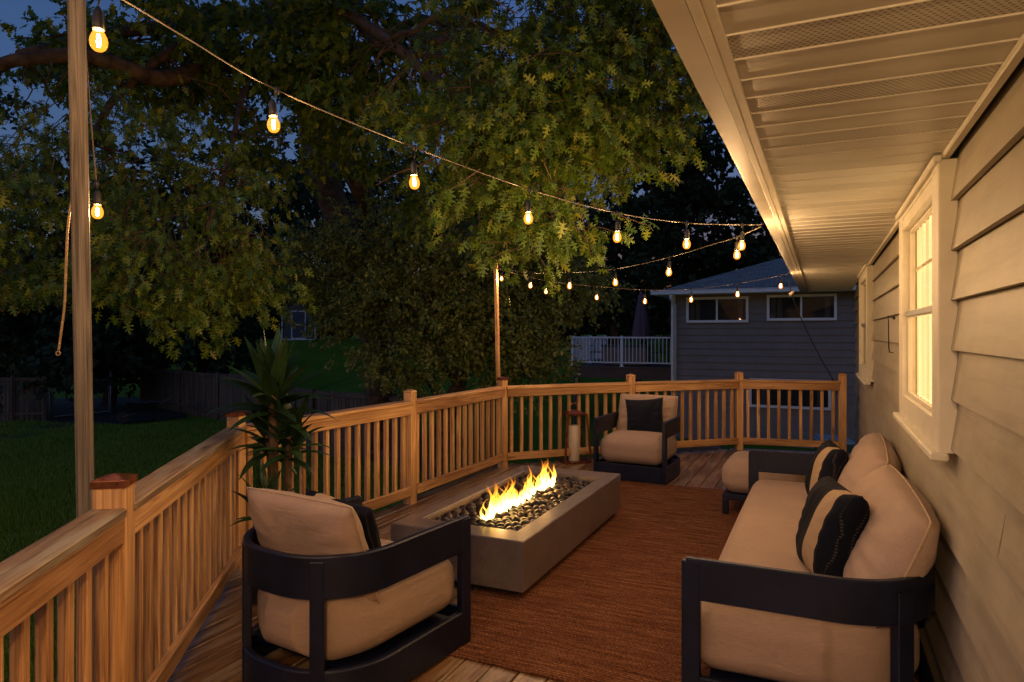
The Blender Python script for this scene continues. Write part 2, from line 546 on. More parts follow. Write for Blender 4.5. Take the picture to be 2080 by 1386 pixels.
n1 = N(t, 'TexNoise', Scale=1.0, Detail=6.0, Roughness=.75); lnk(t, mp.outputs[0], n1.inputs['Vector'])
n4 = N(t, 'TexNoise', Scale=95.0, Detail=3.0); lnk(t, tc.outputs['Object'], n4.inputs['Vector'])
r = ramp(t, [(.36, (.038, .012, .007)), (.5, (.165, .062, .028)), (.66, (.35, .165, .082))])
lnk(t, mth(t, 'ADD', mth(t, 'MULTIPLY', n1.outputs[0], .60), mth(t, 'MULTIPLY', n4.outputs[0], .40)), r.inputs[0])
dk = ramp(t, [(0, (.35, .35, .35)), (.55, (1, 1, 1))]); lnk(t, hh, dk.inputs[0])
lnk(t, mixc(t, .9, r.outputs[0], dk.outputs[0], 'MULTIPLY'), b.inputs['Base Color'])
b.inputs['Roughness'].default_value = .95; b.inputs['Specular IOR Level'].default_value = .1
bump(t, b, mth(t, 'ADD', hh, mth(t, 'MULTIPLY', n4.outputs[0], .8)), .9, .008)

# roof shingles
m, t, b = new_mat('grey asphalt shingles'); M['shingle'] = m
uv = N(t, 'UVMap')
br = N(t, 'TexBrick'); br.inputs['Scale'].default_value = 1.0
br.inputs['Brick Width'].default_value = .24; br.inputs['Row Height'].default_value = .13
br.inputs['Mortar Size'].default_value = .008
br.inputs['Color1'].default_value = (.19, .165, .15, 1); br.inputs['Color2'].default_value = (.32, .275, .24, 1); br.inputs['Mortar'].default_value = (.04, .038, .038, 1)
lnk(t, uv.outputs[0], br.inputs['Vector'])
lnk(t, br.outputs['Color'], b.inputs['Base Color']); b.inputs['Roughness'].default_value = .9
bump(t, b, br.outputs['Fac'], -.5, .02)

# lawn
m, t, b = new_mat('lawn'); M['lawn'] = m
tc = N(t, 'TexCoord')
n1 = N(t, 'TexNoise', Scale=.35, Detail=5.0); lnk(t, tc.outputs['Object'], n1.inputs['Vector'])
n2 = N(t, 'TexNoise', Scale=26.0, Detail=6.0, Roughness=.8); lnk(t, tc.outputs['Object'], n2.inputs['Vector'])
r = ramp(t, [(.3, (.09, .16, .012)), (.7, (.18, .26, .022))]); lnk(t, n2.outputs[0], r.inputs[0])
r2 = ramp(t, [(.35, (.7, .75, .7)), (.65, (1.2, 1.15, 1.0))]); lnk(t, n1.outputs[0], r2.inputs[0])
lnk(t, mixc(t, 1.0, r.outputs[0], r2.outputs[0], 'MULTIPLY'), b.inputs['Base Color'])
b.inputs['Roughness'].default_value = .95; b.inputs['Specular IOR Level'].default_value = .1
bump(t, b, n2.outputs[0], .8, .05)

def emis(name, col, strength):
    m = bpy.data.materials.new(name); m.use_nodes = True
    t = m.node_tree; t.nodes.remove(t.nodes['Principled BSDF'])
    e = N(t, 'Emission'); e.inputs[0].default_value = (*col, 1); e.inputs[1].default_value = strength
    lnk(t, e.outputs[0], t.nodes['Material Output'].inputs[0])
    return m
M['filament'] = emis('glowing filament', (1.0, .62, .26), 60.0)
# bulb glass: clear, with the filament's amber glow put into the shell
m = bpy.data.materials.new('lit bulb glass'); m.use_nodes = True; M['bulb_glass'] = m
t = m.node_tree; t.nodes.remove(t.nodes['Principled BSDF'])
tr = N(t, 'BsdfTransparent'); tr.inputs[0].default_value = (1, .93, .82, 1)
gl = N(t, 'BsdfGlossy'); gl.inputs['Roughness'].default_value = .05
em = N(t, 'Emission'); em.inputs[0].default_value = (1.0, .27, .022, 1); em.inputs[1].default_value = .5
fr = N(t, 'Fresnel'); fr.inputs[0].default_value = 1.35
gm = N(t, 'NewGeometry'); ff = mth(t, 'MULTIPLY', fr.outputs[0], mth(t, 'SUBTRACT', 1.0, gm.outputs['Backfacing']))
m1 = N(t, 'MixShader'); lnk(t, ff, m1.inputs[0]); lnk(t, tr.outputs[0], m1.inputs[1]); lnk(t, gl.outputs[0], m1.inputs[2])
ad = N(t, 'AddShader'); lnk(t, m1.outputs[0], ad.inputs[0]); lnk(t, em.outputs[0], ad.inputs[1])
lnk(t, ad.outputs[0], t.nodes['Material Output'].inputs[0])

def glass_mat(name, tint=(.8, .85, .9), refl=1.0):
    m = bpy.data.materials.new(name); m.use_nodes = True
    t = m.node_tree; t.nodes.remove(t.nodes['Principled BSDF'])
    tr = N(t, 'BsdfTransparent'); tr.inputs[0].default_value = (*tint, 1)
    gl = N(t, 'BsdfGlossy'); gl.inputs['Roughness'].default_value = .03
    fr = N(t, 'Fresnel'); fr.inputs[0].default_value = 1.3
    gm = N(t, 'NewGeometry'); ff = mth(t, 'MULTIPLY', fr.outputs[0], mth(t, 'SUBTRACT', 1.0, gm.outputs['Backfacing']))
    m1 = N(t, 'MixShader'); lnk(t, ff, m1.inputs[0]); lnk(t, tr.outputs[0], m1.inputs[1]); lnk(t, gl.outputs[0], m1.inputs[2])
    lnk(t, m1.outputs[0], t.nodes['Material Output'].inputs[0])
    return m
M['glass'] = glass_mat('window glass', (.96, .97, .97))
M['dark_room'] = plain('dark room', (.02, .017, .014), .8)
M['curtain_dark'] = plain('unlit curtain', (.10, .07, .05), .9)

# lit curtain behind the near window: room light and fold shading put into its emission
m = bpy.data.materials.new('lit curtain'); m.use_nodes = True; M['curtain_lit'] = m
t = m.node_tree; t.nodes.remove(t.nodes['Principled BSDF'])
tc = N(t, 'TexCoord'); sp = N(t, 'SeparateXYZ'); lnk(t, tc.outputs['Object'], sp.inputs[0])
mp = N(t, 'Mapping'); mp.inputs['Scale'].default_value = (1, 5.5, .25); lnk(t, tc.outputs['Object'], mp.inputs[0])
n1 = N(t, 'TexNoise', Scale=1.3, Detail=3.0); lnk(t, mp.outputs[0], n1.inputs['Vector'])
mp2 = N(t, 'Mapping'); mp2.inputs['Scale'].default_value = (1, 60, 60); lnk(t, tc.outputs['Object'], mp2.inputs[0])
n2 = N(t, 'TexNoise', Scale=2.0, Detail=2.0); lnk(t, mp2.outputs[0], n2.inputs['Vector'])
r = ramp(t, [(.33, (.50, .22, .06)), (.46, (.85, .47, .17)), (.58, (1.0, .62, .27))])
lnk(t, mth(t, 'ADD', mth(t, 'MULTIPLY', n1.outputs[0], .88), mth(t, 'MULTIPLY', n2.outputs[0], .12)), r.inputs[0])
em = N(t, 'Emission'); lnk(t, r.outputs[0], em.inputs[0]); em.inputs[1].default_value = 1.35
lnk(t, em.outputs[0], t.nodes['Material Output'].inputs[0])

# flame: white-yellow at the burner, orange at the tips, thinning out
m = bpy.data.materials.new('gas flame'); m.use_nodes = True; M['flame'] = m
t = m.node_tree; t.nodes.remove(t.nodes['Principled BSDF'])
uv = N(t, 'UVMap'); sp = N(t, 'SeparateXYZ'); lnk(t, uv.outputs[0], sp.inputs[0])
tc = N(t, 'TexCoord')
mp = N(t, 'Mapping'); mp.inputs['Scale'].default_value = (34, 34, 9); lnk(t, tc.outputs['Object'], mp.inputs[0])
n1 = N(t, 'TexNoise', Scale=1.0, Detail=3.0, Distortion=.6); lnk(t, mp.outputs[0], n1.inputs['Vector'])
hv = mth(t, 'ADD', sp.outputs[1], mth(t, 'MULTIPLY', mth(t, 'SUBTRACT', n1.outputs[0], .5), .45))
r = ramp(t, [(0, (1, .80, .38)), (.25, (1, .74, .22)), (.52, (1, .55, .05)), (.82, (1, .28, .015)), (1, (.8, .10, .006))]); lnk(t, hv, r.inputs[0])
st = ramp(t, [(0, (1, 1, 1)), (.28, (.5, .5, .5)), (.6, (.2, .2, .2)), (1, (.06, .06, .06))]); lnk(t, hv, st.inputs[0])
em = N(t, 'Emission'); lnk(t, r.outputs[0], em.inputs[0]); lnk(t, mth(t, 'MULTIPLY', st.outputs[0], 7.0), em.inputs[1])
lw = N(t, 'LayerWeight'); lw.inputs[0].default_value = .35
face = mth(t, 'SUBTRACT', 1.0, lw.outputs['Facing'])
al = mth(t, 'MULTIPLY', mth(t, 'POWER', face, 1.9), mth(t, 'SUBTRACT', 1.15, mth(t, 'MULTIPLY', hv, 1.05)))
al = mth(t, 'MULTIPLY', al, mth(t, 'ADD', .35, mth(t, 'MULTIPLY', n1.outputs[0], 1.3)))
al = mth(t, 'MINIMUM', mth(t, 'MAXIMUM', mth(t, 'MULTIPLY', al, 1.0), 0.0), 1.0)
tr = N(t, 'BsdfTransparent')
mx = N(t, 'MixShader'); lnk(t, al, mx.inputs[0]); lnk(t, tr.outputs[0], mx.inputs[1]); lnk(t, em.outputs[0], mx.inputs[2])
lnk(t, mx.outputs[0], t.nodes['Material Output'].inputs[0])

# ------------------------------------------------------------------ terrain and deck floor
GZ = -1.55
def smooth(x): x = max(0.0, min(1.0, x)); return x * x * (3 - 2 * x)
def ground_h(X, Y):
    xc = X * CT + Y * ST; d = -X * ST + Y * CT
    side = smooth((xc + 11.0) / 6.0) * smooth((7.0 - (xc - .25 * d + 5)) / 5.0) if d > 10 else 0
    side = max(side, smooth((d - 34) / 12))
    h = 2.75 * smooth((d - 19.0) / 22.0) * side
    h += .05 * math.sin(X * .7 + 1) * math.sin(Y * .5)
    return GZ + h
g = MB()
xs = [-140 + i * 2.0 for i in range(141)]
rows = []
for j in range(0, 111):
    for i in range(0, 121):
        X = -120 + i * 2.0; Y = -60 + j * 2.0
        rows.append((X, Y, ground_h(X, Y)))
g.v = rows
for j in range(110):
    for i in range(120):
        a = j * 121 + i
        g.f.append((a, a + 1, a + 122, a + 121)); g.uv.append([(0, 0)] * 4); g.sm.append(True)
tag(g.build('ground', M['lawn']), kind='structure')

# railing posts (house axes)
POST = [cd((x - CX) / FPX * d, d) for x, d in ((232, 2.47), (480, 4.55), (833, 6.3), (1021, 8.02), (1281, 8.68), (1501, 9.22))]
POST.append(cd((1711 - CX) / FPX * 8.87, 8.87))
P_ = [(p.x, p.y) for p in POST]
prev_dir = (Vector(P_[0]) - Vector(P_[1])).normalized()
PM1 = Vector(P_[0]) + Matrix.Rotation(math.radians(-1), 2) @ prev_dir * 1.9
P_ = [tuple(PM1)] + P_
print('posts', [(round(a, 2), round(b, 2)) for a, b in P_])

def poly_span(poly, x):
    ys = []
    n = len(poly)
    for i in range(n):
        (x0, y0), (x1, y1) = poly[i], poly[(i + 1) % n]
        if (x0 - x) * (x1 - x) < 0:
            ys.append(y0 + (y1 - y0) * (x - x0) / (x1 - x0))
    return sorted(ys)
WALLX = .447
cen = Vector((-1.0, 4.5))
outer = []
for p in P_:
    v = Vector(p); dd = (v - cen).normalized() * .12
    outer.append((v.x + dd.x, v.y + dd.y))
deck_poly = [(PM1.x, -1.6)] + outer + [(WALLX + .02, outer[-1][1]), (WALLX + .02, -1.6)]
dk = MB()
bw = .138
x = WALLX - .005
while x > -5:
    sp_ = poly_span(deck_poly, x - bw / 2)
    if len(sp_) >= 2:
        y0, y1 = sp_[0], sp_[-1]
        yy = y0 + random.uniform(1.4, 3.2)
        st0 = y0
        while st0 < y1 - .05:
            e = min(yy, y1)
            if y1 - e < .6: e = y1
            dk.box((x - bw / 2, (st0 + e) / 2, -.019), (bw, e - st0 - .003, .038), None, .004)
            st0 = e; yy = e + random.uniform(2.2, 3.8)
    x -= bw + .007
tag(dk.build('deck_floor', M['deck_wood']), kind='structure')
fr = MB()
for i in range(len(outer) - 1):
    a = Vector((*outer[i], -.15)); b_ = Vector((*outer[i + 1], -.15))
    fr.bar(a, b_, .04, .22)
for i in range(len(P_)):
    fr.bar((P_[i][0], P_[i][1], -.27), (P_[i][0], P_[i][1], GZ - .1), .14, .14, up=(0, 1, 0))
tag(fr.build('deck_substructure', M['brown_paint']), kind='structure')

# ------------------------------------------------------------------ railing
where = ['nearest the camera, behind the camera side of the deck', 'by the foreground armchair', 'beside the potted dracaena',
         'beyond the middle of the fire table', 'carrying the far string light pole', 'behind the far armchair', 'before the grey house window', 'closest to the beige house wall']
labels_post = ['cedar railing post at the near end of the deck',
    'thick pale cedar railing post with copper pyramid cap, nearest in view',
    'cedar railing corner post with bluish cap beside the dracaena',
    'plain cedar railing post between the dracaena and the far light pole',
    'cedar railing corner post at the foot of the thin far light pole',
    'cedar railing post standing behind the far beige armchair',
    'cedar railing post between the far armchair and the sofa end',
    'orange cedar railing end post standing against the beige house wall']
def railing_post(i):
    x, y = P_[i]
    a = Vector(P_[max(i - 1, 0)]); b = Vector(P_[min(i + 1, len(P_) - 1)])
    dr = (b - a); rz = math.atan2(dr.y, dr.x)
    if i in (1,): dr = Vector(P_[2]) - Vector(P_[1]); rz = math.atan2(dr.y, dr.x)
    root = empty('railing_post', labels_post[i], 'railing post', (x, y, 0), rz, 'posts of the cedar deck railing')
    sw = .108 if i == 1 else .09
    m_ = MB(); m_.box((0, 0, .41), (sw, sw, 1.26), None, .004)
    m_.build('post_shaft', M['cedar_post'], root)
    c = MB(); hw = .060 if i == 1 else .051
    if i in (1, 2, 4, 0):
        c.box((0, 0, 1.052), (2 * hw, 2 * hw, .028), None, .002)
        for k in range(4):
            an = [(-hw, -hw), (hw, -hw), (hw, hw), (-hw, hw)]
            p, q = an[k], an[(k + 1) % 4]
            c.face([(p[0] * .96, p[1] * .96, 1.0665), (q[0] * .96, q[1] * .96, 1.0665), (0, 0, 1.084)])
        c.build('post_cap', M['copper'], root)
    else:
        c.box((0, 0, 1.0505), (.094, .094, .02), None, .006)
        for k in range(4):
            an = [(-.046, -.046), (.046, -.046), (.046, .046), (-.046, .046)]
            p, q = an[k], an[(k + 1) % 4]
            c.face([(p[0] * .9, p[1] * .9, 1.0605), (q[0] * .9, q[1] * .9, 1.0605), (0, 0, 1.076)])
        c.build('post_cap', M['cedar_post'], root)
for i in range(len(P_)): railing_post(i)

labels_rail = ['near left railing section with weathered grey cap board and wide balusters',
    'cedar railing section running from the copper capped post to the dracaena',
    'cedar railing section behind the dracaena and the foreground armchair cushion',
    'cedar railing section running up to the thin far light pole',
    'cedar railing section behind the copper lantern',
    'cedar railing section directly right of and behind the far armchair',
    'orange lit cedar railing section in front of the lower neighbour window']
def railing_section(i):
    a = Vector(P_[i]); b = Vector(P_[i + 1])
    L = (b - a).length; dr = (b - a) / L
    rz = math.atan2(dr.y, dr.x)
    root = empty('railing_section', labels_rail[i], 'railing', (a.x, a.y, 0), rz, 'sections of the cedar deck railing')
    inner = -1.0      # deck side is -y here (posts run clockwise round the deck)
    x0, x1 = .048, L - .048
    m_ = MB(); m_.box(((x0 + x1) / 2, 0, .948), (x1 - x0 + (.03 if i else 0.0), .125, .036), None, .007)
    m_.build('cap_rail', M['cap_wood'] if i < 2 else M['cedar'], root)
    m_ = MB(); m_.box(((x0 + x1) / 2, inner * .036, .8845), (x1 - x0, .036, .089), None, .003)
    m_.build('top_rail', M['cedar'], root)
    m_ = MB(); m_.box(((x0 + x1) / 2, inner * .036, .125), (x1 - x0, .036, .086), None, .003)
    m_.build('bottom_rail', M['cedar'], root)
    n = max(3, round((x1 - x0) / .128))
    sp = (x1 - x0) / n
    for k in range(n):
        m_ = MB()
        xx = x0 + sp * (k + .5) + random.uniform(-.004, .004)
        m_.box((xx, .0015, .5), (.038, .036, .855), Matrix.Rotation(random.uniform(-.006, .006), 3, 'Y'), .003)
        m_.build('baluster', M['cedar'], root)
for i in range(len(P_) - 1): railing_section(i)

# ------------------------------------------------------------------ our house
house = empty('house', 'beige lap sided house with deep soffit along the right of the deck', 'house', (WALLX, 0, 0))
EX = .189; SZ = [2.103 - EX * k for k in range(-1, 22)]
Y0, Y1 = -3.0, 11.2
sd = MB()
def siding(mb, y0, y1, courses, th=.013, dep=.029, base=0.0):
    for zb in courses:
        zt = zb + EX
        # face leans in towards the top, where the next course laps it
        pf = [(base, zb), (base + dep, zt + .012), (base + dep + .02, zt + .012), (base + .02, zb)]
        P0 = [(x, y0, z) for x, z in pf]; P1 = [(x, y1, z) for x, z in pf]
        for k in range(4):
            k2 = (k + 1) % 4
            mb.face([P0[k], P1[k], P1[k2], P0[k2]])
        mb.face(P0[::-1]); mb.face(P1)
WINS = [(3.01, 4.44), (7.42, 9.0)]
cuts = [Y0] + [q for a, b_ in WINS for q in (a + .03, b_ - .03)] + [Y1]
siding(sd, Y0, Y1, [z for z in SZ if -1.7 < z < 1.0])
for k in range(0, len(cuts), 2):
    siding(sd, cuts[k], cuts[k + 1], [z for z in SZ if 1.0 < z < 2.2])
for a, b_ in WINS:
    sd.box((.03, (a + b_) / 2, 1.155), (.02, b_ - a - .06, .10))
jt = MB()
jr = random.Random(3)
for z in SZ:
    if z > 2.0: continue
    for q in range(3):
        yj = jr.uniform(.8, 10.5)
        if z > .95 and any(a - .1 < yj < b_ + .1 for a, b_ in WINS): continue
        p_ = [(-.0015, z + .002), (.029 - .0015, z + EX - .004)]
        jt.face([(p_[0][0], yj, p_[0][1]), (p_[0][0], yj + .004, p_[0][1]), (p_[1][0], yj + .004, p_[1][1]), (p_[1][0], yj, p_[1][1])])
        for zz in (.03, .05):
            pass
jt.build('siding_joint', M['curtain_dark'], house)
sd.build('siding', M['siding'], house)
wl = MB(); wl.box((.3, (Y0 + Y1) / 2, .35), (.5, Y1 - Y0 - .02, 4.1))
wl.build('wall', M['siding'], house)
# soffit of cross strips
SOFZ = 2.29; SX0 = -.225 - WALLX
so = MB(); sv = MB(); rb = MB()
k = 0; y = -2.0 - .03
while y < 11.9:
    tgt = sv if k % 3 == 0 else so
    tgt.box((SX0 / 2, y + .152 / 2, SOFZ + .006 + .0), (-SX0, .146, .012), None, .002)
    rb.box((SX0 / 2, y + .152, SOFZ + .0005), (-SX0, .011, .0075), None, .003)
    y += .152; k += 1
so.build('soffit_panel', M['soffit'], house)
sv.build('soffit_vent', M['soffit_vent'], house)
rb.build('soffit_rib', M['soffit'], house)
bk = MB(); bk.box((SX0 / 2, 4.95, SOFZ + .03), (-SX0 + .02, 14.4, .02)); bk.build('soffit_backing', M['soffit'], house)
# trim where soffit meets wall, fascia, gutter
tm = MB(); tm.box((-.014, 3.0, SOFZ - .012), (.028, 17.6 * .0 + 12.0, .022), None, .004)
tm.build('soffit_trim', M['trim'], house)
fa = MB()
fa.box((SX0 - .012, 4.95, SOFZ + .055), (.026, 14.4, .145), None, .003)
fa.box((SX0 + .014, 4.95, SOFZ - .009), (.026, 14.4, .012), None, .002)
fa.build('fascia', M['trim'], house)
gu = MB()
# open K style gutter section extruded along the eave
gp = [(-.026, .005), (-.085, .0), (-.098, .045), (-.118, .075), (-.118, .105), (-.112, .105), (-.108, .078), (-.092, .048), (-.080, .006), (-.029, .011), (-.029, .11), (-.026, .11)]
yA, yB = -2.25, 12.15
for a in range(len(gp)):
    p, q = gp[a], gp[(a + 1) % len(gp)]
    gu.face([(SX0 + p[0], yA, SOFZ - .02 + p[1]), (SX0 + p[0], yB, SOFZ - .02 + p[1]), (SX0 + q[0], yB, SOFZ - .02 + q[1]), (SX0 + q[0], yA, SOFZ - .02 + q[1])])
gu.build('gutter', M['gutter'], house)
rf = MB()
sl = math.tan(math.radians(20))
x0_, x1_ = SX0 - .08, 5.0
rf.face([(x0_, -2.3, SOFZ + .12), (x1_, -2.3, SOFZ + .12 + (x1_ - x0_) * sl), (x1_, 12.2, SOFZ + .12 + (x1_ - x0_) * sl), (x0_, 12.2, SOFZ + .12)],
        [(0, 0), (0, 5), (14, 5), (14, 0)])
rf.face([(x0_, 12.2, SOFZ + .10), (x1_, 12.2, SOFZ + .10), (x1_, 12.2, SOFZ + .119 + (x1_ - x0_) * sl)])
rf.build('roof', M['shingle'], house)

def house_window(y0, y1, zb, zt, lit):
    fx = -.035      # face of the casing, from the siding's lip
    root = MB()
    cw = .165
    yc = (y0 + y1) / 2; zc = (zb + zt) / 2
    # casing boards: two jambs, head, apron
    root.box((fx / 2 + .01, y0 + cw / 2, zc), (-fx + .03, cw, zt - zb), None, .004)
    root.box((fx / 2 + .01, y1 - cw / 2, zc), (-fx + .03, cw, zt - zb), None, .004)
    root.box((fx / 2 + .012, yc, zt - .05), (-fx + .026, y1 - y0 - 2 * cw, .10), None, .004)
    root.box((fx / 2 + .012, yc, zb + .06), (-fx + .026, y1 - y0 - 2 * cw, .12), None, .004)
    f = root.build('window', M['trim'], house)
    f.name = 'window'
    s_ = MB(); s_.box((fx - .004, yc, zb - .012), (.062, y1 - y0 + .05, .03), None, .006); s_.build('sill', M['trim'], f)
    h_ = MB(); h_.box((fx - .008, yc, zt + .002), (.030, y1 - y0 + .02, .03), None, .006); h_.box((fx + .004, yc, zt - .028), (.02, y1 - y0 - .02, .022), None, .005); h_.build('head_moulding', M['trim'], f)
    gy0, gy1, gz0, gz1 = y0 + cw, y1 - cw, zb + .12, zt - .10
    zm = gz0 + (gz1 - gz0) * .49
    sa = MB()
    b = .018
    for (za, zb_) in ((gz0, zm), (zm + .002, gz1)):
        xo = -.004 if za == gz0 else .006
        sa.box((xo, gy0 + b / 2, (za + zb_) / 2), (.02, b, zb_ - za), None, .002)
        sa.box((xo, gy1 - b / 2, (za + zb_) / 2), (.02, b, zb_ - za), None, .002)
        sa.box((xo, (gy0 + gy1) / 2, za + b / 2), (.0196, gy1 - gy0 - 2 * b, b), None, .002)
        sa.box((xo, (gy0 + gy1) / 2, zb_ - b / 2), (.0196, gy1 - gy0 - 2 * b, b), None, .002)
    sa.build('sash', M['trim'], f)
    mr = MB(); mr.box((-.017, (gy0 + gy1) / 2, zm), (.01, gy1 - gy0 - .004, .026), None, .002); mr.build('meeting_rail', M['galv'], f)
    gg = MB(); gg.box((.010, (gy0 + gy1) / 2, (gz0 + gz1) / 2), (.004, gy1 - gy0 - .01, gz1 - gz0 - .01)); gg.build('pane', M['glass'], f)
    cu = MB()
    n = 60
    for k in range(n):
        ya = gy0 + (gy1 - gy0) * k / n; yb = gy0 + (gy1 - gy0) * (k + 1) / n
        xa = .034 + .006 * math.sin(k * .9); xb = .034 + .006 * math.sin((k + 1) * .9)
        cu.face([(xa, ya, gz0), (xa, ya, gz1), (xb, yb, gz1), (xb, yb, gz0)], None, True)
    cu.build('curtain', M['curtain_lit'] if lit else M['wax'], f)
    if lit:
        mu = MB()
        mu.box((.022, (gy0 + gy1) / 2, zm + (gz1 - zm) * .52), (.008, gy1 - gy0 - 2 * b, .012))
        mu.build('grille', M['wax'], f)
    return f
house_window(3.01, 4.44, 1.14, 2.265, True)
house_window(7.42, 9.0, 1.12, 2.265, False)
# hook bracket between the windows
hk = empty('hanging_bracket', 'thin wire hook bracket on the siding beside the lit window', 'bracket', (WALLX - .004, 4.78, 1.6))
h_ = MB()
h_.tube([(-.0, .30, .10), (-.035, .26, .105), (-.06, .05, .108), (-.062, .0, .08), (-.062, -.01, 0), (-.060, .0, -.09), (-.052, .05, -.12), (-.01, .3, -.13)], .0035, 6)
h_.build('wire', M['dark_metal'], hk)
h_ = MB(); h_.box((-.006, .30, .10), (.014, .03, .02), None, .003); h_.build('mounting_plate', M['dark_metal'], hk)

# ------------------------------------------------------------------ rug, fire table
rg = MB(); rg.box((0, 0, .007), (2.55, 4.18, .012), None, .004)
rug = rg.build('rug', M['rug']); rug.location = (-.55 - .12, 4.97, 0)
tag(rug, 'rust brown braided jute rug under the fire table and sofa', 'rug')

FX0, FX1, FY0, FY1 = -2.54, -1.60, 3.62, 5.74
fz0, fz1 = .065, .366
ft = empty('fire_table', 'long low concrete fire table burning beside the rug', 'fire table', ((FX0 + FX1) / 2, (FY0 + FY1) / 2, 0))
hx, hy = (FX1 - FX0) / 2, (FY1 - FY0) / 2
ix, iy0, iy1 = .345, -hy + .19, hy - .23
bd = MB()
ch = .006
o_ = [(-hx, -hy), (hx, -hy), (hx, hy), (-hx, hy)]
i_ = [(-ix, iy0), (ix, iy0), (ix, iy1), (-ix, iy1)]
def inset(poly, d):
    (x0, y0), _, (x1, y1), _ = poly
    return [(x0 + d, y0 + d), (x1 - d, y0 + d), (x1 - d, y1 - d), (x0 + d, y1 - d)]
oc = inset(o_, ch); ic = inset(i_, -ch)
for k in range(4):
    k2 = (k + 1) % 4
    bd.face([(*o_[k], fz0), (*o_[k2], fz0), (*o_[k2], fz1 - ch), (*o_[k], fz1 - ch)])
    bd.face([(*o_[k], fz1 - ch), (*o_[k2], fz1 - ch), (*oc[k2], fz1), (*oc[k], fz1)])
    bd.face([(*oc[k], fz1), (*oc[k2], fz1), (*ic[k2], fz1), (*ic[k], fz1)])
    bd.face([(*ic[k], fz1), (*ic[k2], fz1), (*i_[k2], fz1 - ch), (*i_[k], fz1 - ch)])
    bd.face([(*i_[k], fz1 - ch), (*i_[k2], fz1 - ch), (*i_[k2], fz1 - .15), (*i_[k], fz1 - .15)])
    bd.face([(*o_[k2], fz0), (*o_[k], fz0), (i_[k][0], i_[k][1], fz0), (i_[k2][0], i_[k2][1], fz0)])
bd.build('body', M['concrete'], ft)
pl = MB(); pl.box((0, 0, .040), (2 * hx - .16, 2 * hy - .16, .049)); pl.build('plinth', M['black'], ft)
tr_ = MB(); tr_.box((0, (iy0 + iy1) / 2, fz1 - .152), (2 * ix - .002, iy1 - iy0 - .002, .02)); tr_.build('tray', M['black'], ft)
bu = MB(); bu.box((0, (iy0 + iy1) / 2, fz1 - .10), (.07, 1.35, .05), None, .01); bu.build('burner', M['dark_metal'], ft)
fc = Vector(((FX0 + FX1) / 2, (FY0 + FY1) / 2, 0))

peb = []
for k in range(5):
    mb = MB()
    nu, nv = 14, 9
    sx, sy, sz = random.uniform(.034, .042), random.uniform(.027, .033), random.uniform(.020, .026)
    ph = [random.random() * 6 for _ in range(4)]
    base = 0
    for a in range(nv + 1):
        for c in range(nu):
            th = math.pi * a / nv; f_ = 2 * math.pi * c / nu
            q = 1 + .07 * math.sin(2 * f_ + ph[0]) * math.sin(th) + .06 * math.sin(3 * th + ph[1])
            mb.v.append((sx * q * math.sin(th) * math.cos(f_), sy * q * math.sin(th) * math.sin(f_), sz * q * math.cos(th)))
    for a in range(nv):
        for c in range(nu):
            c2 = (c + 1) % nu
            mb.f.append((a * nu + c, (a + 1) * nu + c, (a + 1) * nu + c2, a * nu + c2)); mb.uv.append([(0, 0)] * 4); mb.sm.append(True)
    peb.append(mb)
base_objs = []
cnt = 0
yy = FY0 + .19 + .035; r_i = 0
stepy = .0585; stepx = .066
pos = []
while yy < fc.y + iy1 - .03:
    xx = fc.x - ix + .034 + (stepx / 2 if r_i % 2 else 0)
    while xx < fc.x + ix - .028:
        pos.append((xx + random.uniform(-.009, .009), yy + random.uniform(-.009, .009)))
        xx += stepx
    yy += stepy; r_i += 1
print('pebbles', len(pos))
random.shuffle(pos)
for k, (px_, py_) in enumerate(pos[:298]):
    if k < 5:
        o = peb[k].build('pebble', M['pebble']); base_objs.append(o)
    else:
        o = base_objs[random.randrange(5)].copy(); C.objects.link(o)
    mound = .018 * math.cos((px_ - fc.x) / ix * 1.3)
    o.location = (px_, py_, fz1 - .058 + mound + random.uniform(-.010, .014))
    o.rotation_euler = (random.uniform(-.5, .5), random.uniform(-.5, .5), random.uniform(0, 6.28))
    s_ = random.uniform(.78, 1.36)
    o.scale = (s_, s_, s_)
    tag(o, 'polished dark pebble lying in the bed round the flames', 'pebble', 'black pebbles in the fire table')
bed = MB(); bed.box((fc.x, fc.y + (iy0 + iy1) / 2, fz1 - .105), (2 * ix - .01, iy1 - iy0 - .01, .05))
tag(bed.build('gravel_bed', M['pot']), 'dark lava gravel under the pebbles of the fire table', 'gravel', kind='stuff')

# flames: closed tongues of flame side by side along the burner
fl = MB()
frs = random.Random(5)
def tongue(x, y, z, h, r, lean, wid=1.0):
    n, seg = 14, 8
    base = len(fl.v)
    p1, p2 = frs.random() * 6, frs.random() * 6
    for i in range(n + 1):
        q = i / n
        rr = r * (1 - q) ** .75 * (1 + .30 * math.sin(q * 7 + p1)) * (.55 + 1.2 * min(q * 2.5, .5))
        if i == n: rr = .0006
        ox = lean[0] * q * q * h + .030 * math.sin(q * 6.5 + p2) * q * h / .2
        oy = lean[1] * q * q * h + .034 * math.sin(q * 5.5 + p1) * q * h / .2
        for k in range(seg):
            an = 2 * math.pi * k / seg
            fl.v.append((x + ox + rr * math.cos(an), y + oy + rr * wid * math.sin(an), z + h * q))
    for i in range(n):
        for k in range(seg):
            k2 = (k + 1) % seg
            a = base + i * seg; b = a + seg
            fl.f.append((a + k, a + k2, b + k2, b + k))
            v0 = i / n * (h / .27) ** .4; v1 = (i + 1) / n * (h / .27) ** .4
            fl.uv.append([(0, v0), (0, v0), (0, v1), (0, v1)]); fl.sm.append(True)
bx_, by0, by1 = -2.035, 3.96, 5.26
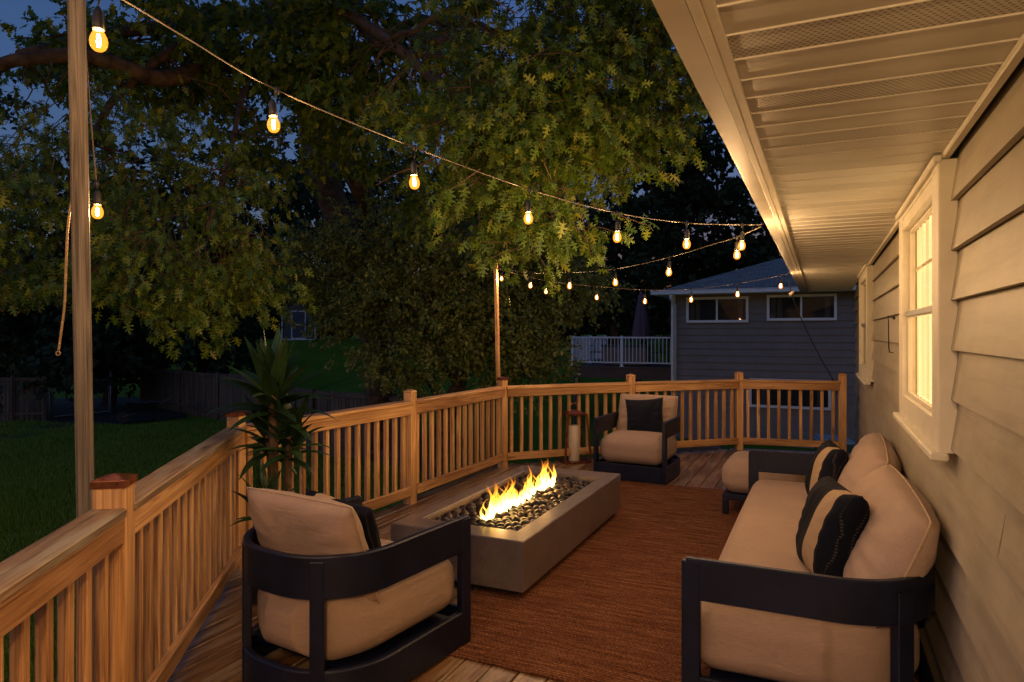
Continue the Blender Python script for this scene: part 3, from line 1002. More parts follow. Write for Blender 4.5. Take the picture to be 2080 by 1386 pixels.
prof = [(0, .0), (.03, .16), (.05, .02), (.10, .2), (.16, .27), (.22, .22), (.30, .25), (.36, .14), (.42, .10), (.50, .15), (.56, .13), (.62, .24), (.68, .15), (.76, .17), (.84, .24), (.92, .20), (.97, .24), (1, .12)]
def pf(tv):
    for (a, ha), (b, hb) in zip(prof, prof[1:]):
        if a <= tv <= b: return ha + (hb - ha) * (tv - a) / (b - a)
    return .1
for k in range(64):
    tv = (k + frs.uniform(-.4, .4)) / 63
    tv = max(0.02, min(1, tv))
    if .035 < tv < .085: continue
    h = pf(tv) * frs.uniform(.45, 1.12)
    tongue(bx_ + frs.uniform(-.022, .022), by0 + (by1 - by0) * tv, fz1 - .055, h + .03, frs.uniform(.012, .026), (frs.uniform(-.2, .15), frs.uniform(-.25, .25)), frs.uniform(.9, 1.8))
flame = fl.build('flame', M['flame'])
for yq in (4.2, 4.6, 5.0):
    ld = bpy.data.lights.new('flame_light', 'POINT'); ld.energy = 2.2; ld.color = (1.0, .50, .16); ld.shadow_soft_size = .05
    lo = bpy.data.objects.new('flame_light', ld); C.objects.link(lo); lo.location = (bx_, yq, fz1 + .07); lo.parent = flame
tag(flame, 'row of yellow gas flames rising from the pebbles of the fire table', 'flame', kind='stuff')

# ------------------------------------------------------------------ cushions
def cube_grid(n):
    """points and quads on the surface of the cube [-1,1]^3"""
    v, f = [], []
    idx = {}
    def key(p): return tuple(round(c, 5) for c in p)
    def vid(p):
        k = key(p)
        if k not in idx:
            idx[k] = len(v); v.append(p)
        return idx[k]
    for ax in range(3):
        for sg in (-1, 1):
            for i in range(n):
                for j in range(n):
                    q = []
                    for (a, b) in ((i, j), (i + 1, j), (i + 1, j + 1), (i, j + 1)):
                        p = [0, 0, 0]
                        p[ax] = sg; p[(ax + 1) % 3] = -1 + 2 * a / n; p[(ax + 2) % 3] = -1 + 2 * b / n
                        q.append(vid(tuple(p)))
                    if sg < 0: q.reverse()
                    f.append(tuple(q))
    return v, f
def seat_cushion(w_, d_, h_, rnd=.3, puff=.012, plan=None, n=22, sag=0):
    """upholstered block: rounded edges, soft crown; plan(x,y) may reshape the outline"""
    v, f = cube_grid(n)
    mb = MB()
    R = min(h_ * rnd, .12)
    for (x, y, z) in v:
        X, Y, Z = x * w_ / 2, y * d_ / 2, z * h_ / 2
        cx_ = max(-w_ / 2 + R, min(w_ / 2 - R, X)); cy_ = max(-d_ / 2 + R, min(d_ / 2 - R, Y)); cz_ = max(-h_ / 2 + R, min(h_ / 2 - R, Z))
        dv = Vector((X - cx_, Y - cy_, Z - cz_))
        if dv.length > 1e-6: dv = dv.normalized() * R
        p = Vector((cx_, cy_, cz_)) + dv
        cr = (1 - x * x) * (1 - y * y)
        p.z += puff * 2.0 * cr * (1 if z > 0 else .2) * abs(z)
        p.x += puff * .8 * (1 - z * z) * (1 - y * y) * (x)
        p.y += puff * .8 * (1 - z * z) * (1 - x * x) * (y)
        if plan:
            p.x, p.y = plan(p.x, p.y)
        mb.v.append(tuple(p))
    for q in f:
        mb.f.append(q); mb.uv.append([(v[i][0], v[i][1]) for i in q]); mb.sm.append(True)
    return mb
def pillow_mesh(w_, h_, t_, n=30, wr=.004, seed=1, pinch=.05, rnd=0.0):
    """pillow standing in the xz plane, thickness along y, bottom edge at z=0; returns mesh builder and outline"""
    rs = random.Random(seed)
    ph = [rs.random() * 6 for _ in range(6)]
    mb = MB()
    grid = {}
    def pt(u, v, sg):
        a = 1 - abs(u) ** 2.4; b = 1 - abs(v) ** 2.4
        th = t_ / 2 * (max(a, 0) * max(b, 0)) ** .38
        X = u * w_ / 2 * (1 - pinch * (1 - v * v) * .9 - rnd * u * u * v * v)
        Z = v * h_ / 2 * (1 - pinch * (1 - u * u) * .9 - rnd * 1.3 * u * u * v * v)
        edge = max(abs(u), abs(v))
        # folds run out of the corners
        ang = math.atan2(abs(v) - .2, abs(u) - .2)
        wv = wr * math.sin(ang * 9 + ph[0] + 3 * u) * edge ** 2 * (1 - edge ** 6)
        wv += wr * 1.6 * math.sin(3.1 * u + 2.0 * v + ph[1]) * (1 - edge ** 2)
        wv += wr * .8 * math.sin(9 * u + 3 * v * sg + ph[2]) * edge * (1 - edge ** 4)
        return (X, sg * (th + wv), Z + h_ / 2)
    for sg in (1, -1):
        for i in range(n + 1):
            for j in range(n + 1):
                u = -1 + 2 * i / n; v = -1 + 2 * j / n
                on = i in (0, n) or j in (0, n)
                if on and sg == -1:
                    grid[(sg, i, j)] = grid[(1, i, j)]
                else:
                    grid[(sg, i, j)] = len(mb.v)
                    p = pt(u, v, sg)
                    if on: p = (p[0], 0, p[2])
                    mb.v.append(p)
        for i in range(n):
            for j in range(n):
                q = [grid[(sg, i, j)], grid[(sg, i + 1, j)], grid[(sg, i + 1, j + 1)], grid[(sg, i, j + 1)]]
                if sg > 0: q.reverse()
                mb.f.append(tuple(q)); mb.uv.append([(i / n, j / n)] * 4); mb.sm.append(True)
    outl = []
    for i in range(n + 1): outl.append(mb.v[grid[(1, i, 0)]])
    for j in range(1, n + 1): outl.append(mb.v[grid[(1, n, j)]])
    for i in range(n - 1, -1, -1): outl.append(mb.v[grid[(1, i, n)]])
    for j in range(n - 1, -1, -1): outl.append(mb.v[grid[(1, 0, j)]])
    return mb, outl
def place(o, loc, rx=0, rz=0, ry=0):
    o.location = loc
    o.rotation_mode = 'XYZ'
    o.rotation_euler = (rx, ry, rz)

# striped pillow cloth: navy with tan band
m, t, b = new_mat('striped pillow cloth'); M['stripe'] = m
tc = N(t, 'TexCoord'); sp = N(t, 'SeparateXYZ'); lnk(t, tc.outputs['Object'], sp.inputs[0])
wn = N(t, 'TexNoise', Scale=9.0, Detail=2.0); lnk(t, tc.outputs['Object'], wn.inputs['Vector'])
xx = mth(t, 'ADD', sp.outputs[0], mth(t, 'MULTIPLY', mth(t, 'SUBTRACT', wn.outputs[0], .5), .02))
band_ = mth(t, 'MULTIPLY', mth(t, 'GREATER_THAN', xx, -.150), mth(t, 'LESS_THAN', xx, -.045))
thin = mth(t, 'LESS_THAN', mth(t, 'ABSOLUTE', mth(t, 'SUBTRACT', mth(t, 'FRACT', mth(t, 'MULTIPLY', xx, 22.0)), .5)), .03)
dash = mth(t, 'GREATER_THAN', mth(t, 'FRACT', mth(t, 'MULTIPLY', sp.outputs[2], 70.0)), .5)
navy = mixc(t, mth(t, 'MULTIPLY', mth(t, 'MULTIPLY', thin, dash), .22), (.0035, .0045, .011), (.22, .18, .14))
wv = N(t, 'TexNoise', Scale=260.0, Detail=2.0); lnk(t, tc.outputs['Object'], wv.inputs['Vector'])
tan_ = mixc(t, wv.outputs[0], (.22, .15, .09), (.46, .33, .21))
lnk(t, mixc(t, band_, navy, tan_), b.inputs['Base Color'])
b.inputs['Roughness'].default_value = .85; b.inputs['Specular IOR Level'].default_value = .15
bump(t, b, wv.outputs[0], .3, .003)

# ------------------------------------------------------------------ armchairs
def round_path(w_, d_, r, n=14, front=0.0):
    """open U in plan: from front right, round the back, to front left. back is at -y"""
    pts = [(w_ / 2, d_ / 2 - front)]
    k0 = 5
    for k in range(1, k0): pts.append((w_ / 2, d_ / 2 - front - (d_ - r - front) * k / k0))
    for k in range(n + 1):
        a = math.pi / 2 * k / n
        pts.append((w_ / 2 - r + r * math.cos(a), -d_ / 2 + r - r * math.sin(a)))
    for k in range(n + 1):
        a = math.pi / 2 * (1 - k / n)
        pts.append((-w_ / 2 + r - r * math.cos(a), -d_ / 2 + r - r * math.sin(a)))
    for k in range(k0 - 1, 0, -1): pts.append((-w_ / 2, d_ / 2 - front - (d_ - r - front) * k / k0))
    pts.append((-w_ / 2, d_ / 2 - front))
    return pts
def armchair(label, loc, rz, W=.80, D=.94, r=.33):
    root = empty('armchair', label, 'armchair', loc, rz, 'barrel armchairs on the deck')
    th = .034
    path = round_path(W - th, D - th, r)
    f = MB(); f.band(path, th, .485, .665); f.build('arm_band', M['navy'], root, 40)
    f = MB(); f.band(path, th, .012, .185)
    f.build('skirt', M['navy'], root, 40)
    f = MB(); f.box((0, D / 2 - th / 2, .0985), (W - 2 * th - .002, th - .004, .173), None, .004); f.build('front_panel', M['navy'], root)
    f = MB(); f.box((0, .04, .150), (W - 2 * th - .01, D - 2 * th - .22, .02)); f.build('seat_deck', M['navy'], root)
    for sx in (-1, 1):
        f = MB(); f.box((sx * (W / 2 - th / 2), D / 2 - .04 + .0015, .325), (th + .004, .075, .66 - .003), None, .004)
        f.build('leg', M['navy'], root)
        # rear leg where the band turns
        a = math.radians(57)
        px_ = sx * (W / 2 - th / 2 - r + r * math.cos(a)); py_ = -D / 2 + th / 2 + r - r * math.sin(a)
        R = Matrix.Rotation(-sx * a if sx > 0 else math.pi + a, 3, 'Z')
        f = MB(); f.box((px_, py_, .325), (th + .006, .062, .640), R, .004)
        f.build('leg', M['navy'], root)
    def plan(x, y):
        # rear corners follow the round back
        ri = r - th / 2; yb = -D / 2 + th + ri + .01
        if y < yb:
            q = min(.97, (yb - y) / ri)
            x *= (W / 2 - th - ri + ri * math.sqrt(1 - q * q)) / (W / 2 - th)
        return x, y
    c = seat_cushion(W - 2 * th - .006, D - .075, .30, .42, .012, plan, n=30).build('seat_cushion', M['beige'], root)
    c.location = (0, .022, .18 + .146)
    mb, ol = pillow_mesh(W - .10, .50, .18, seed=3, pinch=.02, wr=.007, rnd=.02)
    p = mb.build('back_cushion', M['beige'], root)
    place(p, (.01, -D / 2 + .315, .405), rx=math.radians(20))
    sm_ = MB(); sm_.tube(ol, .0045, 6, caps=False); sm_.build('piping', M['pipe'], p)
    return root

# foreground chair seen from behind, facing up the deck and a little towards the sofa
A1 = cd(-.80, 3.27)
ang_face = math.radians(58) - math.pi / 2 + TH         # facing +y of the chair
ch1 = armchair('near navy barrel armchair seen from behind beside the railing', (A1.x, A1.y, 0), ang_face)
A2 = cd(1.47, 7.60)
ch2 = armchair('far navy barrel armchair facing the camera beside the copper lantern', (A2.x, A2.y, 0), math.radians(152) + TH)
def throw_pillow(label, loc, rz, rx, mat, w_=.46, h_=.46, t_=.17, seed=5, ry=0, trim=None):
    root = empty('throw_pillow', label, 'pillow', loc, rz, 'navy throw pillows')
    mb, ol = pillow_mesh(w_, h_, t_, seed=seed, wr=.006, pinch=.09)
    p = mb.build('cover', mat, root); place(p, (0, 0, 0), rx=rx, ry=ry)
    if trim:
        s_ = MB(); s_.tube(ol, .006, 6, caps=False); s_.build('piping', trim, p)
    return root

# ------------------------------------------------------------------ sofa
SYA, SYB = 2.83, 5.70
SL = SYB - SYA; SD = .95
sofa = empty('sofa', 'long navy framed sofa with beige cushions against the siding', 'sofa', (-.53 + SD / 2, (SYA + SYB) / 2, 0), math.radians(90))
# in the sofa's own axes: +y faces the deck (world -x), x runs along the wall
th = .036
path = round_path(SL - th, SD - th, .36)
f = MB(); f.band(path, th, .495, .665); f.build('arm_band', M['navy'], sofa, 40)
f = MB(); f.band(path, th, .10, .18); f.build('skirt', M['navy'], sofa, 40)
f = MB(); f.box((0, SD / 2 - th / 2, .14), (SL - 2 * th - .002, th - .004, .08), None, .004); f.build('front_panel', M['navy'], sofa)
f = MB(); f.box((0, .03, .165), (SL - 2 * th - .01, SD - 2 * th - .2, .02)); f.build('seat_deck', M['navy'], sofa)
for sx in (-1, 1):
    f = MB(); f.box((sx * (SL / 2 - th / 2), SD / 2 - .04 + .0015, .325), (th + .004, .075, .66 - .003), None, .004); f.build('leg', M['navy'], sofa)
    f = MB(); f.box((sx * (SL / 2 - th / 2 - .088), -SD / 2 + .14, .31), (th + .008, .075, .62), Matrix.Rotation(-sx * .71, 3, 'Z'), .004); f.build('leg', M['navy'], sofa)
def sofa_plan(x, y, r=.36):
    ri = r - th; yb = -SD / 2 + th + ri + .02
    if y < yb:
        q = min(.97, (yb - y) / ri); lim = SL / 2 - th - ri + ri * math.sqrt(1 - q * q) - .03
        x0 = SL / 2 - 1.0; full = SL / 2 - th - .007
        if abs(x) > x0: x = math.copysign(abs(x) - (full - lim) * ((abs(x) - x0) / (full - x0)) ** 3, x)
    return x, y
c = seat_cushion(SL - 2 * th - .014, SD - .09, .29, .34, .010, sofa_plan, n=44).build('seat_cushion', M['beige'], sofa)
c.location = (0, .012, .18 + .135)
for k, xx in enumerate((-.66, .66)):
    mb, ol = pillow_mesh(1.31, .56, .29, seed=8 + k, pinch=.015, n=40, wr=.009, rnd=.07)
    p = mb.build('back_cushion', M['beige_light'], sofa)
    place(p, (xx, -.20, .385), rx=math.radians(24), rz=math.radians(2 - 4 * k))
    s_ = MB(); s_.tube(ol, .005, 6, caps=False); s_.build('piping', M['pipe'], p)
throw_pillow('navy pillow with broad tan stripe propped at the near end of the sofa', (-.02, 3.50, .440), math.radians(90 + 17), math.radians(16), M['stripe'], .46, .46, .24, 21, trim=None)
throw_pillow('navy and tan pillow leaning near the far arm of the sofa', (-.02, 4.92, .440), math.radians(90 + 10), math.radians(15), M['stripe'], .45, .44, .21, 22)
pw = A2 + Matrix.Rotation(math.radians(152) + TH, 3, 'Z') @ Vector((-.05, .02, 0))
throw_pillow('plain dark navy pillow on the far armchair', (pw.x, pw.y, .44), math.radians(152 + 6) + TH, math.radians(15), M['pillow_navy'], .44, .43, .15, 31, ry=math.radians(5))
pw = Vector((A1.x, A1.y, 0)) + Matrix.Rotation(ang_face, 3, 'Z') @ Vector((.05, .0, 0))
throw_pillow('navy pillow peeping over the near armchair cushion', (pw.x, pw.y, .455), ang_face - .05, math.radians(20), M['stripe'], .46, .40, .13, 33, ry=math.radians(4))

# ottoman
ot = empty('ottoman', 'small beige ottoman on navy legs beyond the sofa arm', 'ottoman', (-.46, 6.42, 0), 0)
f = MB(); f.box((0, 0, .165), (.66, .60, .05), None, .005); f.build('frame', M['navy'], ot)
for sx in (-1, 1):
    for sy in (-1, 1):
        f = MB(); f.box((sx * .305, sy * .275, .077), (.05, .05, .126), None, .004); f.build('leg', M['navy'], ot)
c = seat_cushion(.68, .62, .30, .42, .016).build('cushion', M['beige'], ot); c.location = (0, 0, .333)

# ------------------------------------------------------------------ lantern
LP = cd((1166 - CX) / FPX * 8.35, 8.35)
la = empty('lantern', 'tapered copper lantern with ivory pillar candle by the railing', 'lantern', (LP.x, LP.y, 0), .22 + TH)
f = MB()
bt, tp = .165, .125; zt_ = .60
cr = [(-1, -1), (1, -1), (1, 1), (-1, 1)]
for k in range(4):
    a, b = cr[k], cr[(k + 1) % 4]
    f.bar((a[0] * bt, a[1] * bt, .02), (a[0] * tp, a[1] * tp, zt_), .021, .021, up=(1, 0, 0))
    f.bar((a[0] * bt, a[1] * bt, .012), (b[0] * bt, b[1] * bt, .012), .0165, .020)
    f.bar((a[0] * tp, a[1] * tp, zt_), (b[0] * tp, b[1] * tp, zt_), .0165, .018)
    f.face([(a[0] * (tp), a[1] * (tp), zt_ + .0095), (b[0] * (tp), b[1] * (tp), zt_ + .0095), (b[0] * .03, b[1] * .03, zt_ + .045), (a[0] * .03, a[1] * .03, zt_ + .045)])
f.face([(x * .03, y * .03, zt_ + .045) for x, y in cr])
f.build('frame', M['copper'], la)
f = MB(); f.tube([(.045 * math.cos(a), 0, zt_ + .082 + .045 * math.sin(a)) for a in [k * math.pi / 8 for k in range(17)]], .005, 6, caps=False); f.build('ring', M['copper'], la)
f = MB(); f.box((0, 0, .006), (2 * bt - .02, 2 * bt - .02, .008)); f.build('base', M['copper'], la)
f = MB(); f.lathe([(.0, .012), (.066, .012), (.068, .02), (.068, .445), (.060, .455), (.02, .447), (0, .447)], 20); f.tube([(0, 0, .446), (.002, 0, .47)], .002, 5)
f.build('candle', M['wax'], la)

# ------------------------------------------------------------------ string lights
def sagline(pts, n=6):
    """smooth curve through points (Catmull-Rom)"""
    out = []
    P = [pts[0] * 2 - pts[1]] + pts + [pts[-1] * 2 - pts[-2]]
    for i in range(1, len(P) - 2):
        for k in range(n):
            q = k / n
            a, b, c_, d_ = P[i - 1], P[i], P[i + 1], P[i + 2]
            out.append(.5 * ((2 * b) + (c_ - a) * q + (2 * a - 5 * b + 4 * c_ - d_) * q * q + (3 * b - a - 3 * c_ + d_) * q ** 3))
    out.append(P[-2])
    return out
sock_mb = MB(); sock_mb.lathe([(0, .062), (.005, .062), (.009, .054), (.0132, .048), (.0142, .018), (.0150, .0), (.0, .0)], 14)
bulb_mb = MB()
bprof = [(.012, .002), (.0125, -.004), (.0160, -.010), (.0205, -.020), (.0225, -.031), (.0212, -.042), (.0170, -.051), (.010, -.0568), (.0005, -.0585)]
bulb_mb.lathe(bprof[::-1], 20)
fil_mb = MB()
for a in range(4):
    an = a * math.pi / 2
    fil_mb.tube([(.0035 * math.cos(an), .0035 * math.sin(an), -.012), (.0060 * math.cos(an + .3), .0060 * math.sin(an + .3), -.03), (.003 * math.cos(an + .6), .003 * math.sin(an + .6), -.046)], .0012, 5)
proto = {}
nlamp = 0
def lamp_at(root, p, cable_pt, tilt=0.0, watts=None):
    """socket, bulb (> filament) and its light; p = centre of the bulb"""
    global nlamp
    top = p + Vector((0, 0, .032))
    if not proto:
        proto['s'] = sock_mb.build('socket', M['black'])
        proto['b'] = bulb_mb.build('bulb', M['bulb_glass'])
        proto['f'] = fil_mb.build('filament', M['filament'])
        s_, b_, f_ = proto['s'], proto['b'], proto['f']
    else:
        s_, b_, f_ = (proto[k].copy() for k in 'sbf')
        for o in (s_, b_, f_): C.objects.link(o)
    s_.parent = root; b_.parent = root; f_.parent = b_
    s_.location = top; b_.location = top; f_.location = (0, 0, 0)
    for o in (s_, b_): o.rotation_euler = (tilt, tilt * .5, nlamp * 1.1)
    d = MB(); d.tube([cable_pt, (cable_pt + top) / 2 + Vector((.003, 0, .02)), top + Vector((0, 0, .068))], .003, 5); d.lathe([(.001, .012), (.008, .010), (.009, -.012), (.004, -.018), (.001, -.018)], 8, cable_pt)
    d.build('drop_wire', M['black'], root)
    ld = bpy.data.lights.new('bulb_light', 'POINT')
    ld.energy = BULB_W if watts is None else watts
    ld.color = AMBER
    ld.shadow_soft_size = .006
    lo = bpy.data.objects.new('bulb_light', ld)
    C.objects.link(lo); lo.parent = root; lo.location = p
    nlamp += 1
    return s_

def light_string(label, cable, bulbs, watts=None, r=.0027):
    root = empty('string_lights', label, 'string lights', (0, 0, 0), 0, 'strings of amber filament bulbs')
    cs = sagline(cable)
    m_ = MB(); m_.tube(cs, r, 6); m_.build('cable', M['cord'], root)
    for b in bulbs:
        # hang from the nearest place of the cable in plan
        q = min(cs, key=lambda c_: (Vector((c_.x, c_.y)) - Vector((b.x, b.y))).length)
        if (q - b).length > .5: q = b + Vector((0, 0, .2))
        cp = Vector((b.x * .5 + q.x * .5, b.y * .5 + q.y * .5, q.z))
        lamp_at(root, b, q, random.uniform(-.06, .06), watts)
    return root
# string from beyond the frame at upper left to the eave
b1 = [(200, 85, 1.82), (555, 255, 2.40), (841, 372, 2.85), (1073, 445, 3.28), (1254, 483, 3.60), (1395, 497, 3.90), (1507, 500, 4.13)]
c1 = [(-1700, -1250, 1.0), (-60, -150, 1.6), (200, -28, 1.84), (375, 75, 2.12), (562, 183, 2.40), (842, 300, 2.85), (1076, 385, 3.28), (1254, 433, 3.60), (1395, 453, 3.90), (1508, 457, 4.13), (1548, 457, 4.2)]
light_string('nearest string of amber bulbs sweeping from top left to the eave', [wpt(*p) for p in c1], [wpt(*p) for p in b1], watts=8.5)
# far pole to the eave, near end
POLE2 = (1008, 540, 8.02)
def along(px, y0, e0, e1):
    (xa, da), (xb, db) = e0, e1
    k = (px - CX) / FPX
    tt = (k * da - xa) / ((xb - xa) - k * (db - da))
    return da + (db - da) * tt
eA = ((1010 - CX) / FPX * 8.02, 8.02); eB = ((1546 - CX) / FPX * 4.22, 4.22)
eC = ((1606 - CX) / FPX * 7.5, 7.5)
b2 = [(px, y, along(px, y, eA, eB)) for px, y in ((1077, 581), (1157, 582), (1250, 575), (1359, 554), (1497, 519))]
c2 = [(px, y, along(px, y, eA, eB)) for px, y in ((1010, 545), (1074, 554), (1154, 554), (1248, 547), (1359, 523), (1440, 499), (1497, 482), (1546, 461))]
light_string('upper string of amber bulbs from the thin far pole to the near eave', [wpt(*p) for p in c2], [wpt(*p) for p in b2])
b3 = [(px, y, along(px, y, eA, eC)) for px, y in ((1019, 567), (1109, 593), (1212, 605), (1310, 613), (1404, 610), (1498, 599), (1586, 582))]
c3 = [(px, y, along(px, y, eA, eC)) for px, y in ((1010, 545), (1045, 555), (1111, 571), (1212, 582), (1311, 589), (1404, 588), (1498, 576), (1586, 560), (1606, 553))]
light_string('lower string of amber bulbs across the far end of the deck', [wpt(*p) for p in c3], [wpt(*p) for p in b3])
# unseen run added behind the camera to light the near railing and wall
pole_top = wpt(148, -420, 2.62)
b4 = [Vector(p) for p in ((-2.6, 1.2, 2.45), (-2.0, .6, 2.38), (-1.5, -.1, 2.30), (-1.0, -.55, 2.26), (-.55, -.9, 2.24), (-.10, -.80, 2.07), (.14, -.45, 2.09))]
unseen_run = light_string('added unseen string of amber bulbs behind the camera', [Vector((-3.0, 1.9, 3.3)), Vector((-2.6, 1.2, 2.62)), Vector((-2.0, .6, 2.54)), Vector((-1.5, -.1, 2.47)), Vector((-1.0, -.55, 2.44)), Vector((-.55, -.9, 2.42)), Vector((-.10, -.80, 2.22)), Vector((.14, -.45, 2.25)), Vector((.3, -.1, 2.284))], b4, watts=3.5)
for l_ in [c_ for c_ in unseen_run.children if c_.type == 'LIGHT'][-2:]: l_.data.energy = 54.0  # last two added bulbs far brighter, standing in for a lamp behind the camera
# short drop behind the near pole
light_string('single amber bulb half hidden behind the near grey pole', [wpt(176, 120, 2.72), wpt(186, 260, 2.74), wpt(196, 372, 2.76)], [wpt(198, 432, 2.76)])

# poles
pl = empty('light_pole', 'tall weathered grey timber pole standing outside the near railing', 'pole', (0, 0, 0))
p_b = wz(172, 1035, .85); 
dpole = 2.64
pb = wpt(174, 1035, dpole); pt_ = wpt(150, -300, dpole)
dv = (pb - pt_).normalized()
pb2 = pb + dv * ((pb.z - GZ + .3) / -dv.z) * 1.0
f = MB()
segs = 10
R0 = Vector((CT, ST, 0))
for k in range(1):
    f.bar(pb2, pt_, .060, .050, up=(math.sin(TH + .5), -math.cos(TH + .5), 0), ch=.006)
f.build('shaft', M['pole_wood'], pl)
pl2 = empty('light_pole', 'thin pale pole beside the far corner post holding two light strings', 'pole', (0, 0, 0))
f = MB(); f.bar(wpt(1016, 960, 8.12), wpt(1007, 534, 8.06), .048, .04, up=(1, 0, 0), ch=.004); f.build('shaft', M['cedar_post'], pl2)
f = MB(); f.bar(wpt(1010, 547, 8.03), wpt(1016, 547, 8.03), .012, .012); f.build('hook', M['dark_metal'], pl2)
# cord hanging from the near pole
f = MB(); f.tube(sagline([wpt(152, 375, 2.66), wpt(147, 400, 2.66), wpt(138, 460, 2.66), (wpt(134, 540, 2.66)), wpt(131, 620, 2.66), wpt(122, 690, 2.66), wpt(119, 712, 2.66)]), .0045, 6)
lp = wpt(118, 718, 2.66)
f.tube([lp + Vector((CT * .008 * math.cos(a), ST * .008 * math.cos(a), .008 * math.sin(a))) for a in [k * math.pi / 6 for k in range(13)]], .003, 6, caps=False)
tag(f.build('rope', M['tan_cord']), 'tan cord with a loop hanging from the grey pole', 'cord')
# supply cord from the eave to the end post
f = MB(); f.tube(sagline([wpt(1600, 560, 8.2), wpt(1612, 610, 8.2), wpt(1640, 675, 8.4), wpt(1668, 730, 8.7), wpt(1692, 772, 8.85), wpt(1700, 800, 8.9)]), .006, 6)
tag(f.build('supply_cord', M['black']), 'black cord running from the eave down to the end post', 'cord')
f = MB(); a = wpt(1612, 592, 8.0); b_ = wpt(1604, 599, 8.0)
f.tube([a, a * .6 + b_ * .4, b_], [.012, .016, .02], 10)
tag(f.build('plug_connector', M['wax']), 'small pale plug hanging at the end of the gutter', 'plug')

# ------------------------------------------------------------------ dracaena
dr_ = empty('dracaena_plant', 'tall potted dracaena with three leafy crowns behind the near armchair', 'potted plant', tuple(cd((566 - CX) / FPX * 4.05, 4.05)))
f = MB(); f.lathe([(0, .01), (.13, .01), (.165, .02), (.19, .30), (.20, .32), (.185, .325), (.175, .30), (0, .29)], 24); f.build('pot', M['pot'], dr_)
f = MB(); f.lathe([(.0, .301), (.178, .295)], 20); f.build('soil', M['soil'], dr_)
stems = [((-.035, 0), (-.045, .0), 1.24, 'tall'), ((.045, .02), (.055, .03), .98, 'mid'), ((-.005, -.06), (0, -.12), .60, 'low'), ((-.06, .03), (-.14, .06), .98, 'lean')]
def drac_leaf(mb, base, az, el, L, wd, droop):
    n = 9
    d0 = Vector((math.cos(az) * math.cos(el), math.sin(az) * math.cos(el), math.sin(el)))
    side = Vector((-math.sin(az), math.cos(az), 0))
    p = Vector(base); d = d0.copy()
    col = random.random()
    prev = None
    for k in range(n + 1):
        q = k / n
        ww = wd * (math.sin(math.pi * min(1, (q * .86 + .14)) ** .8) ** .8) if q < 1 else .0005
        up = side.cross(d).normalized()
        l = p - side * ww + up * ww * .35; r_ = p + side * ww + up * ww * .35
        cur = (l, p.copy(), r_)
        if prev:
            mb.face([prev[0], prev[1], cur[1], cur[0]], [(col, q)] * 4, True)
            mb.face([prev[1], prev[2], cur[2], cur[1]], [(col, q)] * 4, True)
        prev = cur
        p = p + d * L / n
        d = (d + Vector((0, 0, -droop / n * (1 + q)))).normalized()
for k, (b0, b1_, ht, nm) in enumerate(stems):
    f = MB()
    pts = [Vector((b0[0], b0[1], .26)), Vector((b0[0] * .6 + b1_[0] * .4, b0[1] * .6 + b1_[1] * .4, .26 + (ht - .26) * .5)), Vector((b1_[0], b1_[1], ht))]
    rr = .028 if nm == 'tall' else .022
    f.tube(sagline(pts, 10), [rr * (1 + .06 * math.sin(i * 2.1)) for i in range(21)], 10)
    f.build('stem', M['dracaena_trunk'], dr_)
    f = MB()
    nl = 34 if nm in ('tall',) else 26
    Lm = .42 if nm == 'tall' else (.30 if nm != 'low' else .25)
    for i in range(nl):
        az = i * 2.4 + random.uniform(-.2, .2)
        q = i / nl
        el = math.radians(2 + 84 * q + random.uniform(-8, 8))
        drac_leaf(f, (b1_[0], b1_[1], ht - .13 + .16 * q), az, min(el, 1.45), Lm * random.uniform(.8, 1.12) * (1 if q < .85 else .8), .040 * (Lm / .36), .85 - .55 * q)
    f.build('leaf_rosette', M['drac_leaf'], dr_)

# ------------------------------------------------------------------ neighbour's house
NA = 20.2
nh = empty('neighbour_house', 'slate grey lap sided house with hip roof beyond the deck', 'house', (0, 0, 0))
NX0, NX1, NDEP = -4.0, 6.5, 9.0
EAVE = 2.72
f = MB(); f.box(((NX0 + NX1) / 2, NA + NDEP / 2 + .02, (EAVE + GZ - .3) / 2), (NX1 - NX0, NDEP, EAVE - GZ + .3)); f.build('wall', M['house_dark'], nh)
f = MB()
z = GZ - .1; ex = .2
while z < EAVE - .02:
    zt = min(z + ex, EAVE)
    f.face([(NX0, NA - .035, z), (NX1, NA - .035, z), (NX1, NA, zt + .012), (NX0, NA, zt + .012)])
    f.face([(NX0, NA + .01, z), (NX1, NA + .01, z), (NX1, NA - .035, z), (NX0, NA - .035, z)])
    z += ex
f.build('siding', M['house_dark'], nh)
f = MB(); f.box((NX0 - .01, NA - .02, (EAVE + GZ) / 2), (.12, .07, EAVE - GZ)); f.build('corner_board', M['white_trim'], nh)
hw = 4.9; ov = .55
rx0, rx1, ry0, ry1 = NX0 - .5, NX1 + .5, NA - ov, NA + NDEP + ov
hw = (ry1 - ry0) / 2
rise = hw * .36
f = MB()
rz_ = EAVE + .08
rA, rB = (rx0 + hw, ry0 + hw, rz_ + rise), (rx1 - hw, ry0 + hw, rz_ + rise)
if rB[0] < rA[0] + .5: rB = (rA[0] + .5, rB[1], rB[2])
sl_ = math.hypot(hw, rise)
f.face([(rx0, ry0, rz_), (rx1, ry0, rz_), rB, rA], [(rx0, 0), (rx1, 0), (rB[0], sl_), (rA[0], sl_)])
f.face([(rx1, ry1, rz_), (rx0, ry1, rz_), rA, rB], [(rx1, 0), (rx0, 0), (rA[0], sl_), (rB[0], sl_)])
f.face([(rx0, ry1, rz_), (rx0, ry0, rz_), rA], [(ry1, 0), (ry0, 0), (rA[1], sl_)])
f.face([(rx1, ry0, rz_), (rx1, ry1, rz_), rB], [(ry0, 0), (ry1, 0), (rB[1], sl_)])
f.build('roof', M['shingle'], nh)
